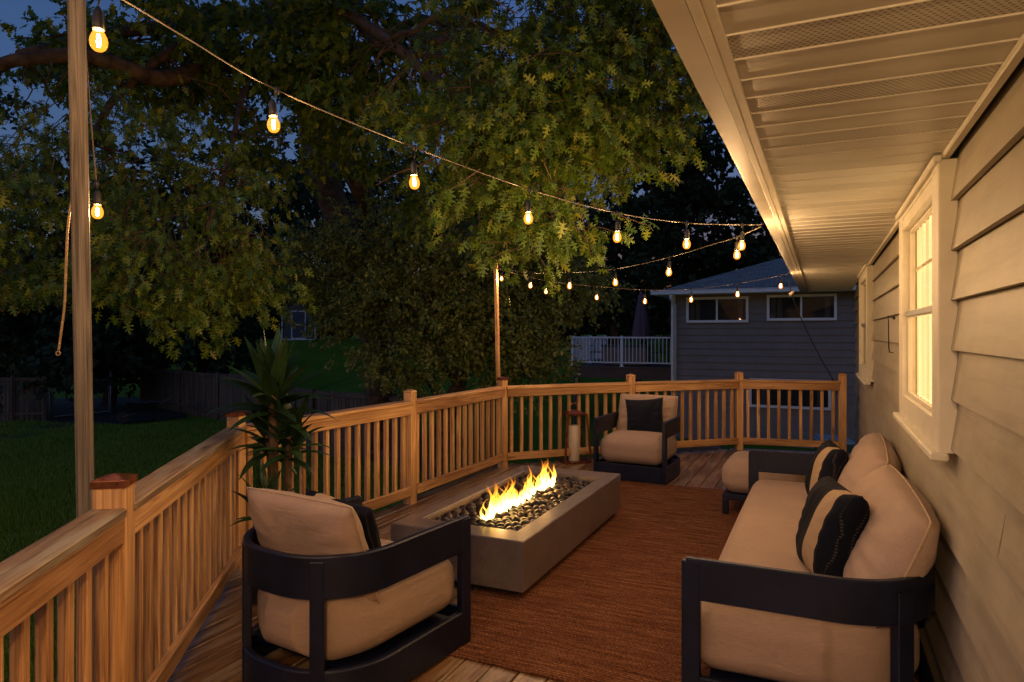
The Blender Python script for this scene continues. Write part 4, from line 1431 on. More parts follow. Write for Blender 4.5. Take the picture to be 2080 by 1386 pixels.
f = MB(); f.box(((rx0 + rx1) / 2, (ry0 + ry1) / 2, rz_ - .05), (rx1 - rx0 - .02, ry1 - ry0 - .02, .06)); f.build('eave_soffit', M['white_trim'], nh)
f = MB()
f.box(((rx0 + rx1) / 2, ry0 - .05, rz_ - .03), (rx1 - rx0 + .1, .11, .11), None, .02)
f.box(((rx0 + rx1) / 2, ry0 - .045, rz_ + .034), (rx1 - rx0 + .12, .13, .02), None, .005)
f.build('gutter', M['white_trim'], nh)
f = MB(); f.tube([(NX0 + .03, ry0 - .04, rz_ - .06), (NX0 + .03, ry0 - .02, rz_ - .18), (NX0 + .05, NA - .09, rz_ - .38), (NX0 + .05, NA - .09, GZ)], .05, 8); f.build('downspout', M['white_trim'], nh)
def nwindow(pxa, pxb, pya, pyb, split=True):
    def bx(px):
        k = (px - CX) / FPX
        d = NA / (k * ST + CT); return d * (k * CT - ST), d
    x0, d0 = bx(pxa); x1, d1 = bx(pxb)
    zt = CAMH - (pya - HY) / FPX * d0; zb = CAMH - (pyb - HY) / FPX * d0
    y = NA - .065
    f = MB(); b = .07
    f.box((x0 + b / 2, y, (zt + zb) / 2), (b, .07, zt - zb)); f.box((x1 - b / 2, y, (zt + zb) / 2), (b, .07, zt - zb))
    f.box(((x0 + x1) / 2, y, zt - b / 2), (x1 - x0 - 2 * b, .068, b)); f.box(((x0 + x1) / 2, y - .005, zb + b / 2), (x1 - x0 - 2 * b, .078, b))
    w_ = f.build('window', M['white_trim'], nh)
    if split:
        f = MB(); f.box(((x0 + x1) / 2, y, (zt + zb) / 2), (.05, .05, zt - zb - 2 * b)); f.build('mullion', M['white_trim'], w_)
    f = MB(); f.box(((x0 + x1) / 2, y + .012, (zt + zb) / 2), (x1 - x0 - 2 * b, .008, zt - zb - 2 * b)); f.build('pane', M['glass'], w_)
    f = MB()
    f.box(((x0 + x1) / 2, y + .026, (zt + zb) / 2), (x1 - x0 - 2 * b, .006, zt - zb - 2 * b)); f.build('dark_interior', M['dark_room'], w_)
    f = MB()
    for q in (.06, .16, .9):
        xx = x0 + b + (x1 - x0 - 2 * b) * q
        f.box((xx, y + .020, (zt + zb) / 2), ((x1 - x0) * .07, .004, zt - zb - 2 * b - .01))
    f.build('curtain', M['curtain_dark'], w_)
nwindow(1395, 1521, 605, 656)
nwindow(1558, 1700, 600, 652)
nwindow(1522, 1688, 768, 826, False)
# neighbour's raised deck with white balustrade
nd = empty('neighbour_deck', 'raised brown deck with white metal balustrade beside the grey house', 'deck', (0, 0, 0))
DYA = 20.9; DX0, DX1 = -7.45, -4.12; DZ = .56
f = MB(); f.box(((DX0 + DX1) / 2, DYA + 1.9, DZ - .06), (DX1 - DX0 + .1, 3.9, .05)); f.box(((DX0 + DX1) / 2, DYA, DZ - .24), (DX1 - DX0 + .1, .05, .34)); f.build('platform', M['brown_paint'], nd)
for xx in (DX0 + .1, (DX0 + DX1) / 2 + .5, DX1 - .1):
    f = MB(); f.box((xx, DYA + .12, (DZ + GZ) / 2 - .3), (.14, .14, DZ - GZ + .1)); f.build('support_post', M['brown_paint'], nd)
def balus(xa, ya, xb, yb):
    A_ = Vector((xa, ya, 0)); B_ = Vector((xb, yb, 0)); L = (B_ - A_).length
    f = MB(); z1 = DZ + .90
    f.bar(A_ + Vector((0, 0, z1)), B_ + Vector((0, 0, z1)), .05, .05); f.bar(A_ + Vector((0, 0, DZ + .1)), B_ + Vector((0, 0, DZ + .1)), .04, .04)
    f.build('handrail', M['white_trim'], nd)
    n = int(L / .115)
    f = MB()
    for k in range(1, n):
        p = A_ + (B_ - A_) * k / n
        f.box((p.x, p.y, DZ + .5), (.02, .02, .76))
    f.build('baluster_row', M['white_trim'], nd)
    for q in (0, .5, 1):
        p = A_ + (B_ - A_) * q
        f = MB(); f.box((p.x, p.y, DZ + .46), (.085, .085, .98), None, .01); f.box((p.x, p.y, DZ - .02), (.13, .13, .03)); f.build('post', M['white_trim'], nd)
balus(DX0, DYA, DX1, DYA)
balus(DX0, DYA + .1, DX0, DYA + 3.7)
# closed parasol
um = wpt(1302, 690, 23.2); um.z = DZ - .03
u = empty('closed_parasol', 'folded plum parasol on the raised deck next door', 'parasol', tuple(um))
f = MB(); f.lathe([(.0, 0), (.25, 0), (.25, .05), (.05, .07), (.03, .25), (0, .25)], 16); f.build('base', M['dark_metal'], u)
f = MB(); f.tube([(0, 0, .2), (0, 0, 2.55)], .022, 8); f.build('pole', M['dark_metal'], u)
f = MB()
for i in range(13):
    pass
prof_ = [(0.27, 0.85), (.27, 1.0), (.22, 1.4), (.15, 1.9), (.09, 2.3), (.03, 2.5), (.002, 2.55)]
seg = 24
base = 0
for (r_, z) in prof_:
    for k in range(seg):
        an = 2 * math.pi * k / seg
        rr = r_ * (1 + .22 * math.cos(an * 8))
        f.v.append((rr * math.cos(an), rr * math.sin(an), z + (.04 * math.cos(an * 8) if z < .9 else 0)))
for i in range(len(prof_) - 1):
    for k in range(seg):
        k2 = (k + 1) % seg
        f.f.append((i * seg + k, i * seg + k2, (i + 1) * seg + k2, (i + 1) * seg + k)); f.uv.append([(0, 0)] * 4); f.sm.append(True)
f.build('canopy', M['umbrella'], u)
# patio furniture on that deck
def patio_chair(label, loc, rz):
    r_ = empty('patio_chair', label, 'patio chair', loc, rz, 'dark metal chairs on the raised deck')
    f = MB(); f.box((0, 0, .43), (.46, .46, .03), None, .01); f.build('seat', M['dark_metal'], r_)
    for sx in (-1, 1):
        for sy in (-1, 1):
            f = MB(); f.tube([(sx * .21, sy * .21, .43), (sx * .23, sy * .24, 0)], .014, 6); f.build('leg', M['dark_metal'], r_)
        f = MB(); f.tube([(sx * .23, .2, .43), (sx * .24, .19, .64), (sx * .24, -.1, .66), (sx * .22, -.24, .7)], .013, 6); f.build('armrest', M['dark_metal'], r_)
    f = MB(); f.tube([(-.21, -.22, .42), (-.22, -.28, .8), (-.1, -.3, .93), (.1, -.3, .93), (.22, -.28, .8), (.21, -.22, .42)], .015, 6)
    for k in range(5): f.tube([(-.14 + k * .07, -.23, .44), (-.14 + k * .07, -.295, .9)], .008, 5)
    f.build('backrest', M['dark_metal'], r_)
p = wpt(1215, 700, 22.9); patio_chair('dark metal patio chair at the left of the raised deck', (p.x, p.y, DZ - .035), .6)
p = wpt(1338, 700, 22.6); patio_chair('dark metal patio chair near the white corner of the grey house', (p.x, p.y, DZ - .035), 2.6)
p = wpt(1272, 700, 22.4)
sb = empty('storage_bench', 'tan storage bench behind the white balustrade', 'bench', (p.x, p.y, DZ - .035), 0)
f = MB(); f.box((0, 0, .32), (1.5, .6, .60), None, .02); f.build('chest', M['tan_box'], sb)
f = MB(); f.box((0, 0, .655), (1.56, .66, .06), None, .02); f.build('lid', M['brown_paint'], sb)
# bin
p = wpt(1692, 900, 13.2)
bn = empty('recycling_bin', 'teal wheeled bin with pale blue lid behind the railing end', 'bin', (p.x, p.y, GZ), .2)
f = MB()
f.v = []
for (hw_, hd, z) in ((.22, .25, .05), (.29, .33, 1.0)):
    for sx, sy in cr: f.v.append((sx * hw_, sy * hd, z))
f.f = [(0, 1, 5, 4), (1, 2, 6, 5), (2, 3, 7, 6), (3, 0, 4, 7), (3, 2, 1, 0), (4, 5, 6, 7)]; f.uv = [[(0, 0)] * 4] * 6; f.sm = [False] * 6
f.build('body', M['bin'], bn)
f = MB(); f.box((0, 0, 1.035), (.64, .72, .06), None, .02); f.box((0, 0, 1.08), (.54, .6, .04), None, .015); f.build('lid', M['bin_lid'], bn)
for sx in (-1, 1):
    f = MB(); f.tube([(sx * .24, .27, .1), (sx * .29, .27, .1)], .1, 16); f.build('wheel', M['black'], bn)
# block steps seen through the balusters
st_ = empty('block_steps', 'low grey block steps seen through the railing behind the armchair', 'steps', tuple(wpt(1400, 860, 15.5)))
st_.location.z = GZ
for k in range(3):
    f = MB(); f.box((0, k * .3, .09 + k * .17), (1.3, .32, .175), None, .015); f.build('tread', M['rock'], st_)

# ------------------------------------------------------------------ fences, shed, gate
def gz_at(p): return ground_h(p.x, p.y)
FEN = [(290, 29.0), (366, 26.6), (444, 24.4), (636, 17.6), (751, 16.2), (850, 15.2)]
def fence(label, pts, H, nm='board_fence'):
    root = empty(nm, label, 'fence', (0, 0, 0))
    pb = MB(); rl = MB()
    for i in range(len(pts) - 1):
        a, b = pts[i], pts[i + 1]
        L = (b - a).length; n = max(1, int(L / .145))
        dr = (b - a).normalized(); rz = math.atan2(dr.y, dr.x)
        for k in range(n):
            p = a + (b - a) * ((k + .5) / n)
            z0 = ground_h(p.x, p.y)
            zt = z0 + H - .04 + random.uniform(-.012, .012)
            pb.box((p.x, p.y, (z0 - .1 + zt) / 2), (.132, .018, zt - z0 + .1), Matrix.Rotation(rz, 3, 'Z'))
        za, zb = ground_h(a.x, a.y), ground_h(b.x, b.y)
        nrm = Vector((dr.y, -dr.x, 0)) * .04
        for h in (.3, H - .12):
            rl.bar(Vector((a.x, a.y, za + h)) + nrm, Vector((b.x, b.y, zb + h)) + nrm, .04, .09)
    pb.build('board_panel', M['fence_wood'], root); rl.build('fence_rail', M['fence_wood'], root)
    for p in pts:
        z0 = ground_h(p.x, p.y)
        f = MB(); nrm = Vector((CT * 0 + ST, -CT, 0)) * .06
        f.box((p.x + nrm.x, p.y + nrm.y, z0 + H / 2 - .05), (.11, .11, H + .1), None, .01); f.build('fence_post', M['fence_wood'], root)
def gp_(px, d):
    v = wpt(px, HY, d); v.z = 0; return v
fence('weathered board fence crossing the lawn behind the dracaena', [gp_(a, d) for a, d in FEN], 1.72)
fence('dark board fence at the left edge of the garden', [gp_(-260, 24.0), gp_(-110, 23.6), gp_(28, 23.4), gp_(92, 23.6)], 1.62)
ga, gb = gp_(100, 24.2), gp_(224, 26.0)
gt = empty('chain_link_gate', 'pale framed chain link gate between the two board fences', 'gate', (0, 0, 0))
z0 = GZ
for p, hh_ in ((ga, 1.45), (gb, 1.75)):
    f = MB(); f.tube([(p.x, p.y, z0 - .1), (p.x, p.y, z0 + hh_)], .035, 8); f.build('gate_post', M['galv'], gt)
f = MB()
q0 = ga + (gb - ga) * .05; q1 = ga + (gb - ga) * .97
up = Vector((0, 0, 1))
f.tube([q0 + up * (z0 + .12), q0 + up * (z0 + 1.35), q1 + up * (z0 + 1.35), q1 + up * (z0 + .12), q0 + up * (z0 + .12)], .022, 6); f.build('gate_frame', M['galv'], gt)
f = MB(); Lg = (q1 - q0).length; dg = (q1 - q0).normalized()
s_ = -1.2
while s_ < Lg:
    for sg in (1, -1):
        a0, a1 = s_, s_ + 1.2
        za, zb = (.13, 1.33) if sg > 0 else (1.33, .13)
        t0 = max(0, (0 - a0) / 1.2); t1 = min(1, (Lg - a0) / 1.2)
        if t1 > t0:
            f.tube([q0 + dg * (a0 + 1.2 * t0) + up * (z0 + za + (zb - za) * t0), q0 + dg * (a0 + 1.2 * t1) + up * (z0 + za + (zb - za) * t1)], .0025, 3, caps=False)
    s_ += .09
f.build('wire_mesh', M['galv'], gt)
# soil bed along the fences
f = MB()
pp = [gp_(a, d) for a, d in ((-350, 17.5), (-80, 18.5), (60, 20.3), (180, 22.6), (300, 24.4), (300, 30), (-350, 30))]
n = 40
for i in range(n):
    for j in range(10):
        def S2(a, b):
            u_ = a / n; v_ = b / 10
            edge = [gp_(-350, 17.5), gp_(-60, 18.6), gp_(90, 20.6), gp_(230, 23.2), gp_(380, 25.0)]
            kk = min(int(u_ * 4), 3); fr_ = u_ * 4 - kk
            e = edge[kk].lerp(edge[kk + 1], fr_)
            far = gp_(-350, 32).lerp(gp_(380, 32), u_)
            q = e.lerp(far, v_)
            return (q.x, q.y, ground_h(q.x, q.y) + .03)
        f.face([S2(i, j), S2(i + 1, j), S2(i + 1, j + 1), S2(i, j + 1)], None, True)
tag(f.build('soil_bed', M['soil']), kind='structure')
# wheelbarrow by the fence
p = gp_(290, 23.8)
wb = empty('wheelbarrow', 'dark wheelbarrow with raised handle parked by the fence corner', 'wheelbarrow', (p.x, p.y, GZ), TH + .4)
f = MB()
for (hw_, hd, z, of) in ((.24, .30, .35, 0), (.38, .52, .70, .05)):
    for sx, sy in cr: f.v.append((sx * hd + of, sy * hw_, z))
f.f = [(0, 1, 5, 4), (1, 2, 6, 5), (2, 3, 7, 6), (3, 0, 4, 7), (3, 2, 1, 0)]; f.uv = [[(0, 0)] * 4] * 5; f.sm = [False] * 5
f.build('tray', M['dark_metal'], wb)
for sy in (-1, 1):
    f = MB(); f.tube([(-.65, sy * .04, .2), (.2, sy * .25, .42), (.95, sy * .3, .85)], .02, 6); f.build('handle', M['pole_wood'], wb)
    f = MB(); f.tube([(.3, sy * .25, .42), (.35, sy * .27, .0)], .015, 6); f.build('leg', M['dark_metal'], wb)
f = MB(); f.tube([(-.62, -.04, .2), (-.62, .04, .2)], .2, 16); f.build('wheel', M['black'], wb)
# shed on the rise
p = gp_(606, 45.0); zg = ground_h(p.x, p.y)
sh = empty('garden_shed', 'small grey garden shed with white trimmed door on the rise', 'shed', (p.x, p.y, zg), TH + .05)
f = MB(); f.box((0, 1.2, 1.0), (2.25, 2.2, 2.2)); f.face([(-1.125, .1, 2.1), (1.125, .1, 2.1), (0, .1, 2.75)]); f.build('wall', M['shed'], sh)
f = MB()
for sx in (-1, 1): f.face([(sx * 1.3, -.1, 2.03), (0, -.1, 2.8), (0, 2.5, 2.8), (sx * 1.3, 2.5, 2.03)], [(0, 0), (0, 1.5), (2.6, 1.5), (2.6, 0)])
f.build('roof', M['shingle'], sh)
f = MB()
f.box((-.45, .07, .95), (.07, .05, 1.9)); f.box((.45, .07, .95), (.07, .05, 1.9)); f.box((0, .07, 1.9), (.97, .052, .08)); f.box((0, .068, 1.0), (.83, .04, .07)); f.box((0, .068, .06), (.83, .05, .10))
f.box((-1.1, .07, 1.0), (.07, .05, 2.1)); f.box((1.1, .07, 1.0), (.07, .05, 2.1)); f.box((0, .06, -.01), (2.25, .04, .08))
f.build('trim', M['white_trim'], sh)
f = MB(); f.box((0, .08, .98), (.82, .03, 1.75)); f.build('door', M['shed'], sh)

# ------------------------------------------------------------------ grass blades on the nearer lawn
n = 150000
dd_ = 3.2 + 20 * rng.random(n) ** .8
xx_ = -(.78 * dd_) + rng.random(n) * (.80 * dd_) 
gx = xx_ * CT - dd_ * ST; gy = xx_ * ST + dd_ * CT
ok = np.ones(n, bool)
hgt = rng.uniform(.03, .065, n) * (1 + .5 * np.sin(gx * 2.1) * np.sin(gy * 1.7)) * (1 + dd_ / 25)
an = rng.uniform(0, 6.283, n); wd_ = .004 + .0007 * dd_
gz = GZ + .05 * np.sin(gx * .7 + 1) * np.sin(gy * .5) + .008
b0 = np.stack([gx - wd_ * np.cos(an), gy - wd_ * np.sin(an), gz - .01], 1); b1a = np.stack([gx + wd_ * np.cos(an), gy + wd_ * np.sin(an), gz - .01], 1)
tpp = np.stack([gx + rng.normal(0, .018, n), gy + rng.normal(0, .018, n), gz + hgt], 1)
vv = np.stack([b0, b1a, tpp], 1).reshape(-1, 3).astype(np.float32)
me = bpy.data.meshes.new('grass'); me.vertices.add(3 * n); me.vertices.foreach_set('co', vv.ravel())
me.loops.add(3 * n); me.loops.foreach_set('vertex_index', np.arange(3 * n, dtype=np.int32))
me.polygons.add(n); me.polygons.foreach_set('loop_start', np.arange(0, 3 * n, 3, dtype=np.int32))
uvl = me.uv_layers.new(name='UVMap'); uvl.data.foreach_set('uv', np.stack([np.repeat(np.clip(rng.normal(.5, .25, n), 0, 1), 3), np.zeros(3 * n)], 1).astype(np.float32).ravel())
me.update(calc_edges=True)
M['blade'] = leaf_mat('grass blades', (.085, .15, .012), (.17, .26, .022), (.27, .34, .04), .7, .2)
me.materials.append(M['blade'])
gr_ = bpy.data.objects.new('grass', me); C.objects.link(gr_)
tag(gr_, 'mown green grass of the lawn beyond the left railing', 'grass', kind='stuff')

# ------------------------------------------------------------------ foliage
OAK = np.array([(0, -.18), (.014, -.18), (.016, .03), (.13, .02), (.24, -.03), (.17, .10), (.05, .16), (.20, .25), (.34, .22), (.42, .36), (.26, .36), (.06, .38),
                (.16, .52), (.33, .60), (.27, .66), (.15, .64), (.05, .63), (.09, .76), (.15, .88), (.05, .84), (0, 1.0)])
OAKF = np.vstack([OAK, np.array([(-x, y) for x, y in OAK[1:-1][::-1]])])
DIA = np.array([(0, 0), (.30, .42), (.12, .75), (0, 1.0), (-.12, .75), (-.30, .42)])
DIA4 = np.array([(0, 0), (.34, .5), (0, 1.0), (-.34, .5)])
def leaves(name, mat, parent, base, dirs, size, shape, curl=.12):
    """one polygon per leaf; base Nx3, dirs Nx3 (towards the tip), size N"""
    n = len(base); k = len(shape)
    dirs = dirs / np.linalg.norm(dirs, axis=1)[:, None]
    rnd = rng.normal(size=(n, 3)); rnd[:, 2] *= .35
    side = np.cross(dirs, rnd * .9 + np.array([0, 0, 1.0])); side /= (np.linalg.norm(side, axis=1)[:, None] + 1e-9)
    nor = np.cross(side, dirs)
    v = (base[:, None, :] + size[:, None, None] * (side[:, None, :] * shape[None, :, 0, None] + dirs[:, None, :] * shape[None, :, 1, None]
         - nor[:, None, :] * (np.abs(shape[None, :, 0, None]) * .35 + shape[None, :, 1, None] ** 2 * curl)))
    v = v.reshape(-1, 3).astype(np.float32)
    me = bpy.data.meshes.new(name)
    me.vertices.add(len(v)); me.vertices.foreach_set('co', v.ravel())
    me.loops.add(n * k); me.loops.foreach_set('vertex_index', np.arange(n * k, dtype=np.int32))
    me.polygons.add(n); me.polygons.foreach_set('loop_start', np.arange(0, n * k, k, dtype=np.int32))
    try: me.polygons.foreach_set('loop_total', np.full(n, k, dtype=np.int32))
    except Exception: pass
    uvl = me.uv_layers.new(name='UVMap')
    uu = np.repeat(np.clip(rng.normal(.5, .26, n), 0, 1), k); vv = np.tile(shape[:, 1], n)
    uvl.data.foreach_set('uv', np.stack([uu, vv], 1).astype(np.float32).ravel())
    me.update(calc_edges=True); me.validate()
    me.materials.append(mat)
    o = bpy.data.objects.new(name, me); C.objects.link(o)
    if parent is not None: o.parent = parent
    return o
def twigs_in(lobes, per_twig, twig_r, droop=.5, shell=.45, clump=0):
    """lobes: (centre Vector, (rx,ry,rz), number of twigs). Returns leaf bases, directions, twig spines"""
    B, Dd, T = [], [], []
    for (c_, r_, nt_) in lobes:
        c_ = np.array(c_); r_ = np.array(r_)
        u = rng.normal(size=(nt_, 3)); u /= np.linalg.norm(u, axis=1)[:, None]
        rad = (shell + (1 - shell) * rng.random(nt_) ** .6) * (1 + .18 * rng.normal(size=nt_) * .6)
        tp = c_ + u * rad[:, None] * r_
        if clump > 0:       # gather the twigs round a few side branches, which leaves gaps between
            m_ = max(3, nt_ // clump)
            own = rng.integers(0, m_, nt_)
            tp = tp[own] + rng.normal(size=(nt_, 3)) * np.array([1, 1, .55]) * twig_r * .62
            u = u[own] + rng.normal(size=(nt_, 3)) * .35
            u /= np.linalg.norm(u, axis=1)[:, None]
        # twig direction: outwards and drooping
        td = u * r_ ; td /= np.linalg.norm(td, axis=1)[:, None]
        td = td + rng.normal(size=td.shape) * .45; td[:, 2] -= droop
        td /= np.linalg.norm(td, axis=1)[:, None]
        q = rng.random((nt_, per_twig, 1))
        b = tp[:, None, :] + td[:, None, :] * (q * twig_r) + rng.normal(size=(nt_, per_twig, 3)) * twig_r * .10
        ld = td[:, None, :] * .7 + rng.normal(size=(nt_, per_twig, 3)) * .65
        ld[:, :, 2] -= droop * .8
        B.append(b.reshape(-1, 3)); Dd.append(ld.reshape(-1, 3)); T.append((tp - td * twig_r * .6, tp + td * twig_r))
    return np.vstack(B), np.vstack(Dd), T
def lobe(px, py, d, rx, ry, rd, n):
    """centre at a pixel and distance; radii: across (px), up (px), in depth (m)"""
    c_ = wpt(px, py, d); k = d / FPX
    return (tuple(c_), (max(rx * k, .05), max((rd + rx * k) / 2 if rd else rx * k, .05), max(ry * k, .05)), n)
def limb(mb, a, b, r0, r1, wob=.06, seg=8, n=8):
    a = Vector(a); b = Vector(b); L = (b - a).length
    pts, rr = [], []
    ph = random.random() * 6; ph2 = random.random() * 6
    for k in range(n + 1):
        q = k / n
        p = a.lerp(b, q)
        p += Vector((math.sin(q * 5 + ph), math.cos(q * 4 + ph2), .6 * math.sin(q * 6 + ph2))) * wob * L * math.sin(q * math.pi)
        pts.append(p); rr.append(r0 + (r1 - r0) * q ** .8)
    mb.tube(pts, rr, seg)
    return pts

# the big pin oak that overhangs the deck
oak = empty('pin_oak_tree', 'large pin oak overhanging the deck with lit drooping lobed leaves', 'tree', (0, 0, 0))
tb = gp_(800, 16.5); tb.z = GZ - .2
fork = wpt(640, 270, 14.5)
tk = MB(); limb(tk, tb, fork, .42, .30, .03, 12); limb(tk, fork, wpt(520, -300, 13.5), .28, .14, .05, 10)
tk.build('trunk', M['bark'], oak)
targets = [(wpt(1180, 60, 5.6), .12), (wpt(1330, 130, 5.6), .08), (wpt(1010, 240, 5.2), .07), (wpt(150, 330, 6.3), .10), (wpt(420, 470, 6.0), .06), (wpt(40, 110, 7.0), .17), (wpt(760, 20, 8.0), .13), (wpt(880, 150, 7.0), .08), (wpt(300, 60, 9.0), .12)]
for (tp, r0) in targets:
    f = MB()
    st0 = fork.lerp(wpt(560, -150, 13.3), random.random() * .7)
    mid = st0.lerp(tp, .55) + Vector((0, 0, .9 if tp.z < 4 else .2))
    pts = limb(f, st0, mid, r0 * 1.25, r0 * .8, .05)
    pts2 = limb(f, mid, tp, r0 * .8, r0 * .28, .06)
    for k in range(9):
        q = random.choice(pts2[2:])
        e = q + Vector((random.uniform(-.9, .9), random.uniform(-.9, .9), random.uniform(-.6, .3)))
        limb(f, q, e, r0 * .20, .006, .10, 5, 6)
    f.build('limb', M['bark'], oak)
for pts_, ra, rb_ in (([wpt(-160, 165, 6.4), wpt(60, 122, 6.8), wpt(190, 118, 7.2), wpt(330, 160, 8.0), wpt(470, 130, 9.5), wpt(600, 200, 12.5)], .05, .13),
                     ([wpt(560, -60, 9), wpt(690, 15, 7.6), wpt(790, 85, 6.8), wpt(880, 160, 6.3), wpt(960, 190, 5.9), wpt(1020, 180, 5.6)], .075, .018),
                     ([wpt(780, 80, 6.8), wpt(840, 60, 6.4), wpt(935, 10, 6.0), wpt(948, 90, 5.8), wpt(952, 170, 5.6)], .03, .008),
                     ([wpt(600, 200, 13), wpt(660, 260, 12.6), wpt(720, 360, 13), wpt(770, 470, 14.5)], .13, .22)):
    f = MB(); cs_ = sagline(pts_, 5); nn_ = len(cs_)
    f.tube([p_ + Vector((random.uniform(-.012, .012), 0, random.uniform(-.015, .015))) for p_ in cs_], [ra + (rb_ - ra) * k / (nn_ - 1) for k in range(nn_)], 9)
    for k in range(14):
        q = cs_[random.randrange(2, nn_)]
        limb(f, q, q + Vector((random.uniform(-.5, .5), random.uniform(-.5, .5), random.uniform(-.9, .2))), .012, .003, .12, 5, 6)
    f.build('limb', M['bark'], oak)
nearl = [lobe(1130, 60, 5.6, 230, 130, 1.2, 190), lobe(1010, 200, 5.2, 170, 100, .8, 120), lobe(1120, 230, 5.1, 180, 90, .8, 120), lobe(1290, 110, 5.4, 110, 160, .8, 120),
         lobe(1270, 260, 5.6, 95, 65, .6, 55), lobe(1030, 340, 4.9, 110, 75, .5, 60), lobe(1060, 415, 4.75, 85, 65, .4, 45), lobe(1130, 450, 4.7, 40, 30, .3, 12), lobe(900, 230, 5.3, 80, 60, .5, 26),
         lobe(1180, -60, 5.6, 260, 90, 1.2, 90),
         lobe(200, 300, 6.6, 260, 120, 1.3, 150), lobe(120, 460, 6.0, 190, 90, 1.0, 110), lobe(330, 540, 5.6, 150, 75, .7, 80), lobe(470, 470, 6.0, 55, 160, .6, 60), lobe(485, 575, 5.9, 40, 60, .4, 20), lobe(360, 390, 6.4, 150, 100, 1.0, 80), lobe(330, 625, 5.5, 60, 32, .3, 12), lobe(40, 560, 6.0, 90, 50, .5, 25)]
nearl = [(a, b, int(n * (1.7 if i < 9 else 1.15))) for i, (a, b, n) in enumerate(nearl)]
B, Dd, T = twigs_in(nearl, 15, .27, .75, .35, 7)
leaves('crown', M['oak_leaf'], oak, B, Dd, rng.uniform(.045, .105, len(B)), OAKF, .3)
tw = MB()
for (a, b) in T:
    for i in range(len(a)):
        if rng.random() < .8: tw.tube([a[i], (a[i] + b[i]) / 2 + rng.normal(size=3) * .012, b[i]], [.005, .0035, .0015], 4, caps=False)
tw.build('twigs', M['bark'], oak)
upl = [lobe(480, 60, 9.0, 330, 130, 1.6, 330), lobe(760, 100, 8.5, 220, 150, 1.4, 240), lobe(250, 150, 9.0, 240, 100, 1.4, 170), lobe(620, 260, 10, 200, 110, 1.5, 170), lobe(700, -120, 9, 500, 120, 2, 200), lobe(900, 330, 10, 110, 110, 1.2, 80)]
B, Dd, T = twigs_in([(a, b, int(n * 1.3)) for a, b, n in upl], 13, .36, .5, .2, 9)
leaves('upper_crown', M['oak_leaf'], oak, B, Dd, rng.uniform(.09, .15, len(B)), OAKF[::2])

def tree(name, label, px, dist, lobes, mat, size, per=14, twig=.5, trunk_r=.22, top=None, group=None, shape=DIA4, droop=.25, shell=.35):
    root = empty(name, label, 'tree', (0, 0, 0), 0, group)
    b0 = gp_(px, dist); b0.z = ground_h(b0.x, b0.y) - .2
    cs_ = [Vector(l[0]) for l in lobes]
    tp = top or max(cs_, key=lambda v: v.z)
    f = MB(); pts = limb(f, b0, b0.lerp(tp, .8) * 1.0 + Vector((0, 0, 0)), trunk_r, trunk_r * .35, .03, 9)
    f.build('trunk', M['bark'], root)
    f = MB()
    for c_ in cs_:
        q = min(pts[2:], key=lambda v: (v - c_).length + random.random())
        limb(f, q, c_, trunk_r * .35, trunk_r * .08, .06, 6)
        for k in range(5):
            e = c_ + Vector((random.uniform(-1, 1), random.uniform(-1, 1), random.uniform(-.8, .8))) * twig * 3
            limb(f, q.lerp(c_, random.uniform(.4, .95)), e, trunk_r * .10, .01, .08, 4, 5)
    f.build('branches', M['bark'], root)
    B, Dd, T = twigs_in(lobes, per, twig, droop, shell, 6)
    leaves('crown', mat, root, B, Dd, rng.uniform(size * .7, size * 1.3, len(B)), shape)
    return root
# the broad tree on the lawn behind the railing
tree('broadleaf_tree', 'broad grey green tree on the lawn behind the far light pole', 880, 13.6,
     [lobe(680, 545, 13.4, 110, 75, 1.2, 240), lobe(800, 500, 13.0, 130, 80, 1.3, 300), lobe(930, 520, 13.0, 150, 100, 1.4, 360), lobe(1060, 560, 13.2, 140, 90, 1.3, 320), lobe(1125, 575, 13.4, 85, 70, 1.1, 190),
      lobe(665, 560, 13.2, 75, 48, .9, 110), lobe(860, 620, 12.6, 150, 60, 1.0, 240), lobe(830, 700, 12.2, 85, 55, .8, 150), lobe(860, 760, 12.0, 55, 40, .5, 60), lobe(1035, 680, 12.6, 90, 65, .9, 190), lobe(1075, 750, 12.4, 60, 38, .6, 80), lobe(980, 660, 12.8, 110, 70, 1.0, 170), lobe(745, 630, 13, 62, 50, .8, 90), lobe(1010, 440, 14, 160, 70, 1.4, 220)],
     M['mid_leaf'], .085, 26, .36, .26, group=None, shape=DIA, shell=.65)
far_g = 'tall dark trees behind the garden'
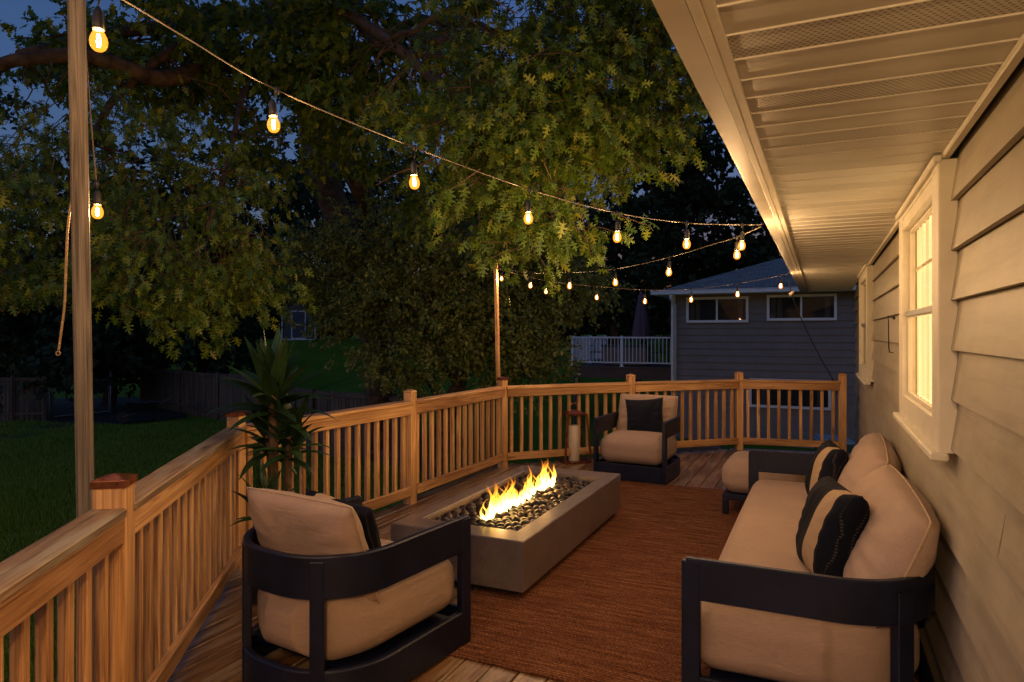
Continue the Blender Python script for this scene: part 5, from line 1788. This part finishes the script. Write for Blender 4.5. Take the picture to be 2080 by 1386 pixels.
bt_ = [
 ('tall dark tree behind the left board fence', -40, 27, [lobe(-60, 500, 27, 190, 190, 3, 260), lobe(60, 620, 26, 170, 140, 3, 260), lobe(-120, 250, 28, 180, 160, 3, 140), lobe(60, 720, 25.5, 160, 70, 2, 160)]),
 ('dark tree filling the gap above the chain link gate', 220, 29, [lobe(220, 560, 29, 170, 160, 3, 300), lobe(180, 690, 28, 160, 80, 2.5, 220), lobe(300, 420, 30, 160, 140, 3, 220)]),
 ('dark tree above the left end of the weathered fence', 400, 31, [lobe(400, 560, 31, 170, 150, 3, 300), lobe(380, 680, 30, 150, 80, 2.5, 240), lobe(480, 400, 32, 150, 140, 3, 200)]),
 ('dark tree beside the garden shed', 545, 52, [lobe(520, 600, 50, 100, 110, 3, 260), lobe(490, 650, 49, 70, 60, 2, 150), lobe(620, 520, 52, 190, 140, 4, 400)]),
 ('tall dark tree behind the shed', 700, 50, [lobe(700, 560, 50, 160, 120, 5, 320), lobe(760, 400, 50, 180, 150, 5, 320), lobe(640, 300, 48, 170, 120, 4, 170)]),
 ('tall dark tree behind the broad lawn tree', 900, 46, [lobe(900, 560, 46, 180, 130, 4, 330), lobe(900, 420, 46, 160, 110, 4, 250), lobe(1000, 640, 45, 170, 60, 3, 230)]),
 ('dark tree rising behind the far light pole', 1080, 42, [lobe(1090, 520, 42, 160, 130, 4, 330), lobe(1110, 620, 41, 130, 80, 3, 240), lobe(1050, 390, 43, 120, 100, 4, 130)]),
 ('tall tree showing blue sky between its boughs left of the grey roof', 1260, 34, [lobe(1250, 540, 34, 130, 110, 3, 300), lobe(1290, 620, 34, 150, 70, 3, 240), lobe(1220, 400, 36, 120, 90, 3, 110), lobe(1300, 470, 35, 100, 70, 3, 130)]),
 ('tall tree behind the grey roof', 1420, 36, [lobe(1400, 330, 36, 110, 110, 3, 210), lobe(1450, 450, 36, 120, 90, 3, 220), lobe(1370, 560, 36, 130, 60, 3, 210), lobe(1330, 230, 37, 80, 80, 3, 80), lobe(1500, 530, 36, 80, 60, 3, 120)]),
]
for i, (lb, px, d_, lo) in enumerate(bt_):
    near = d_ < 35
    tree('dark_tree', lb, px, d_, lo, M['far_leaf'], .30 if near else .40, 16, .9 if near else 1.1, .3, None, far_g, DIA4, .2, .25)
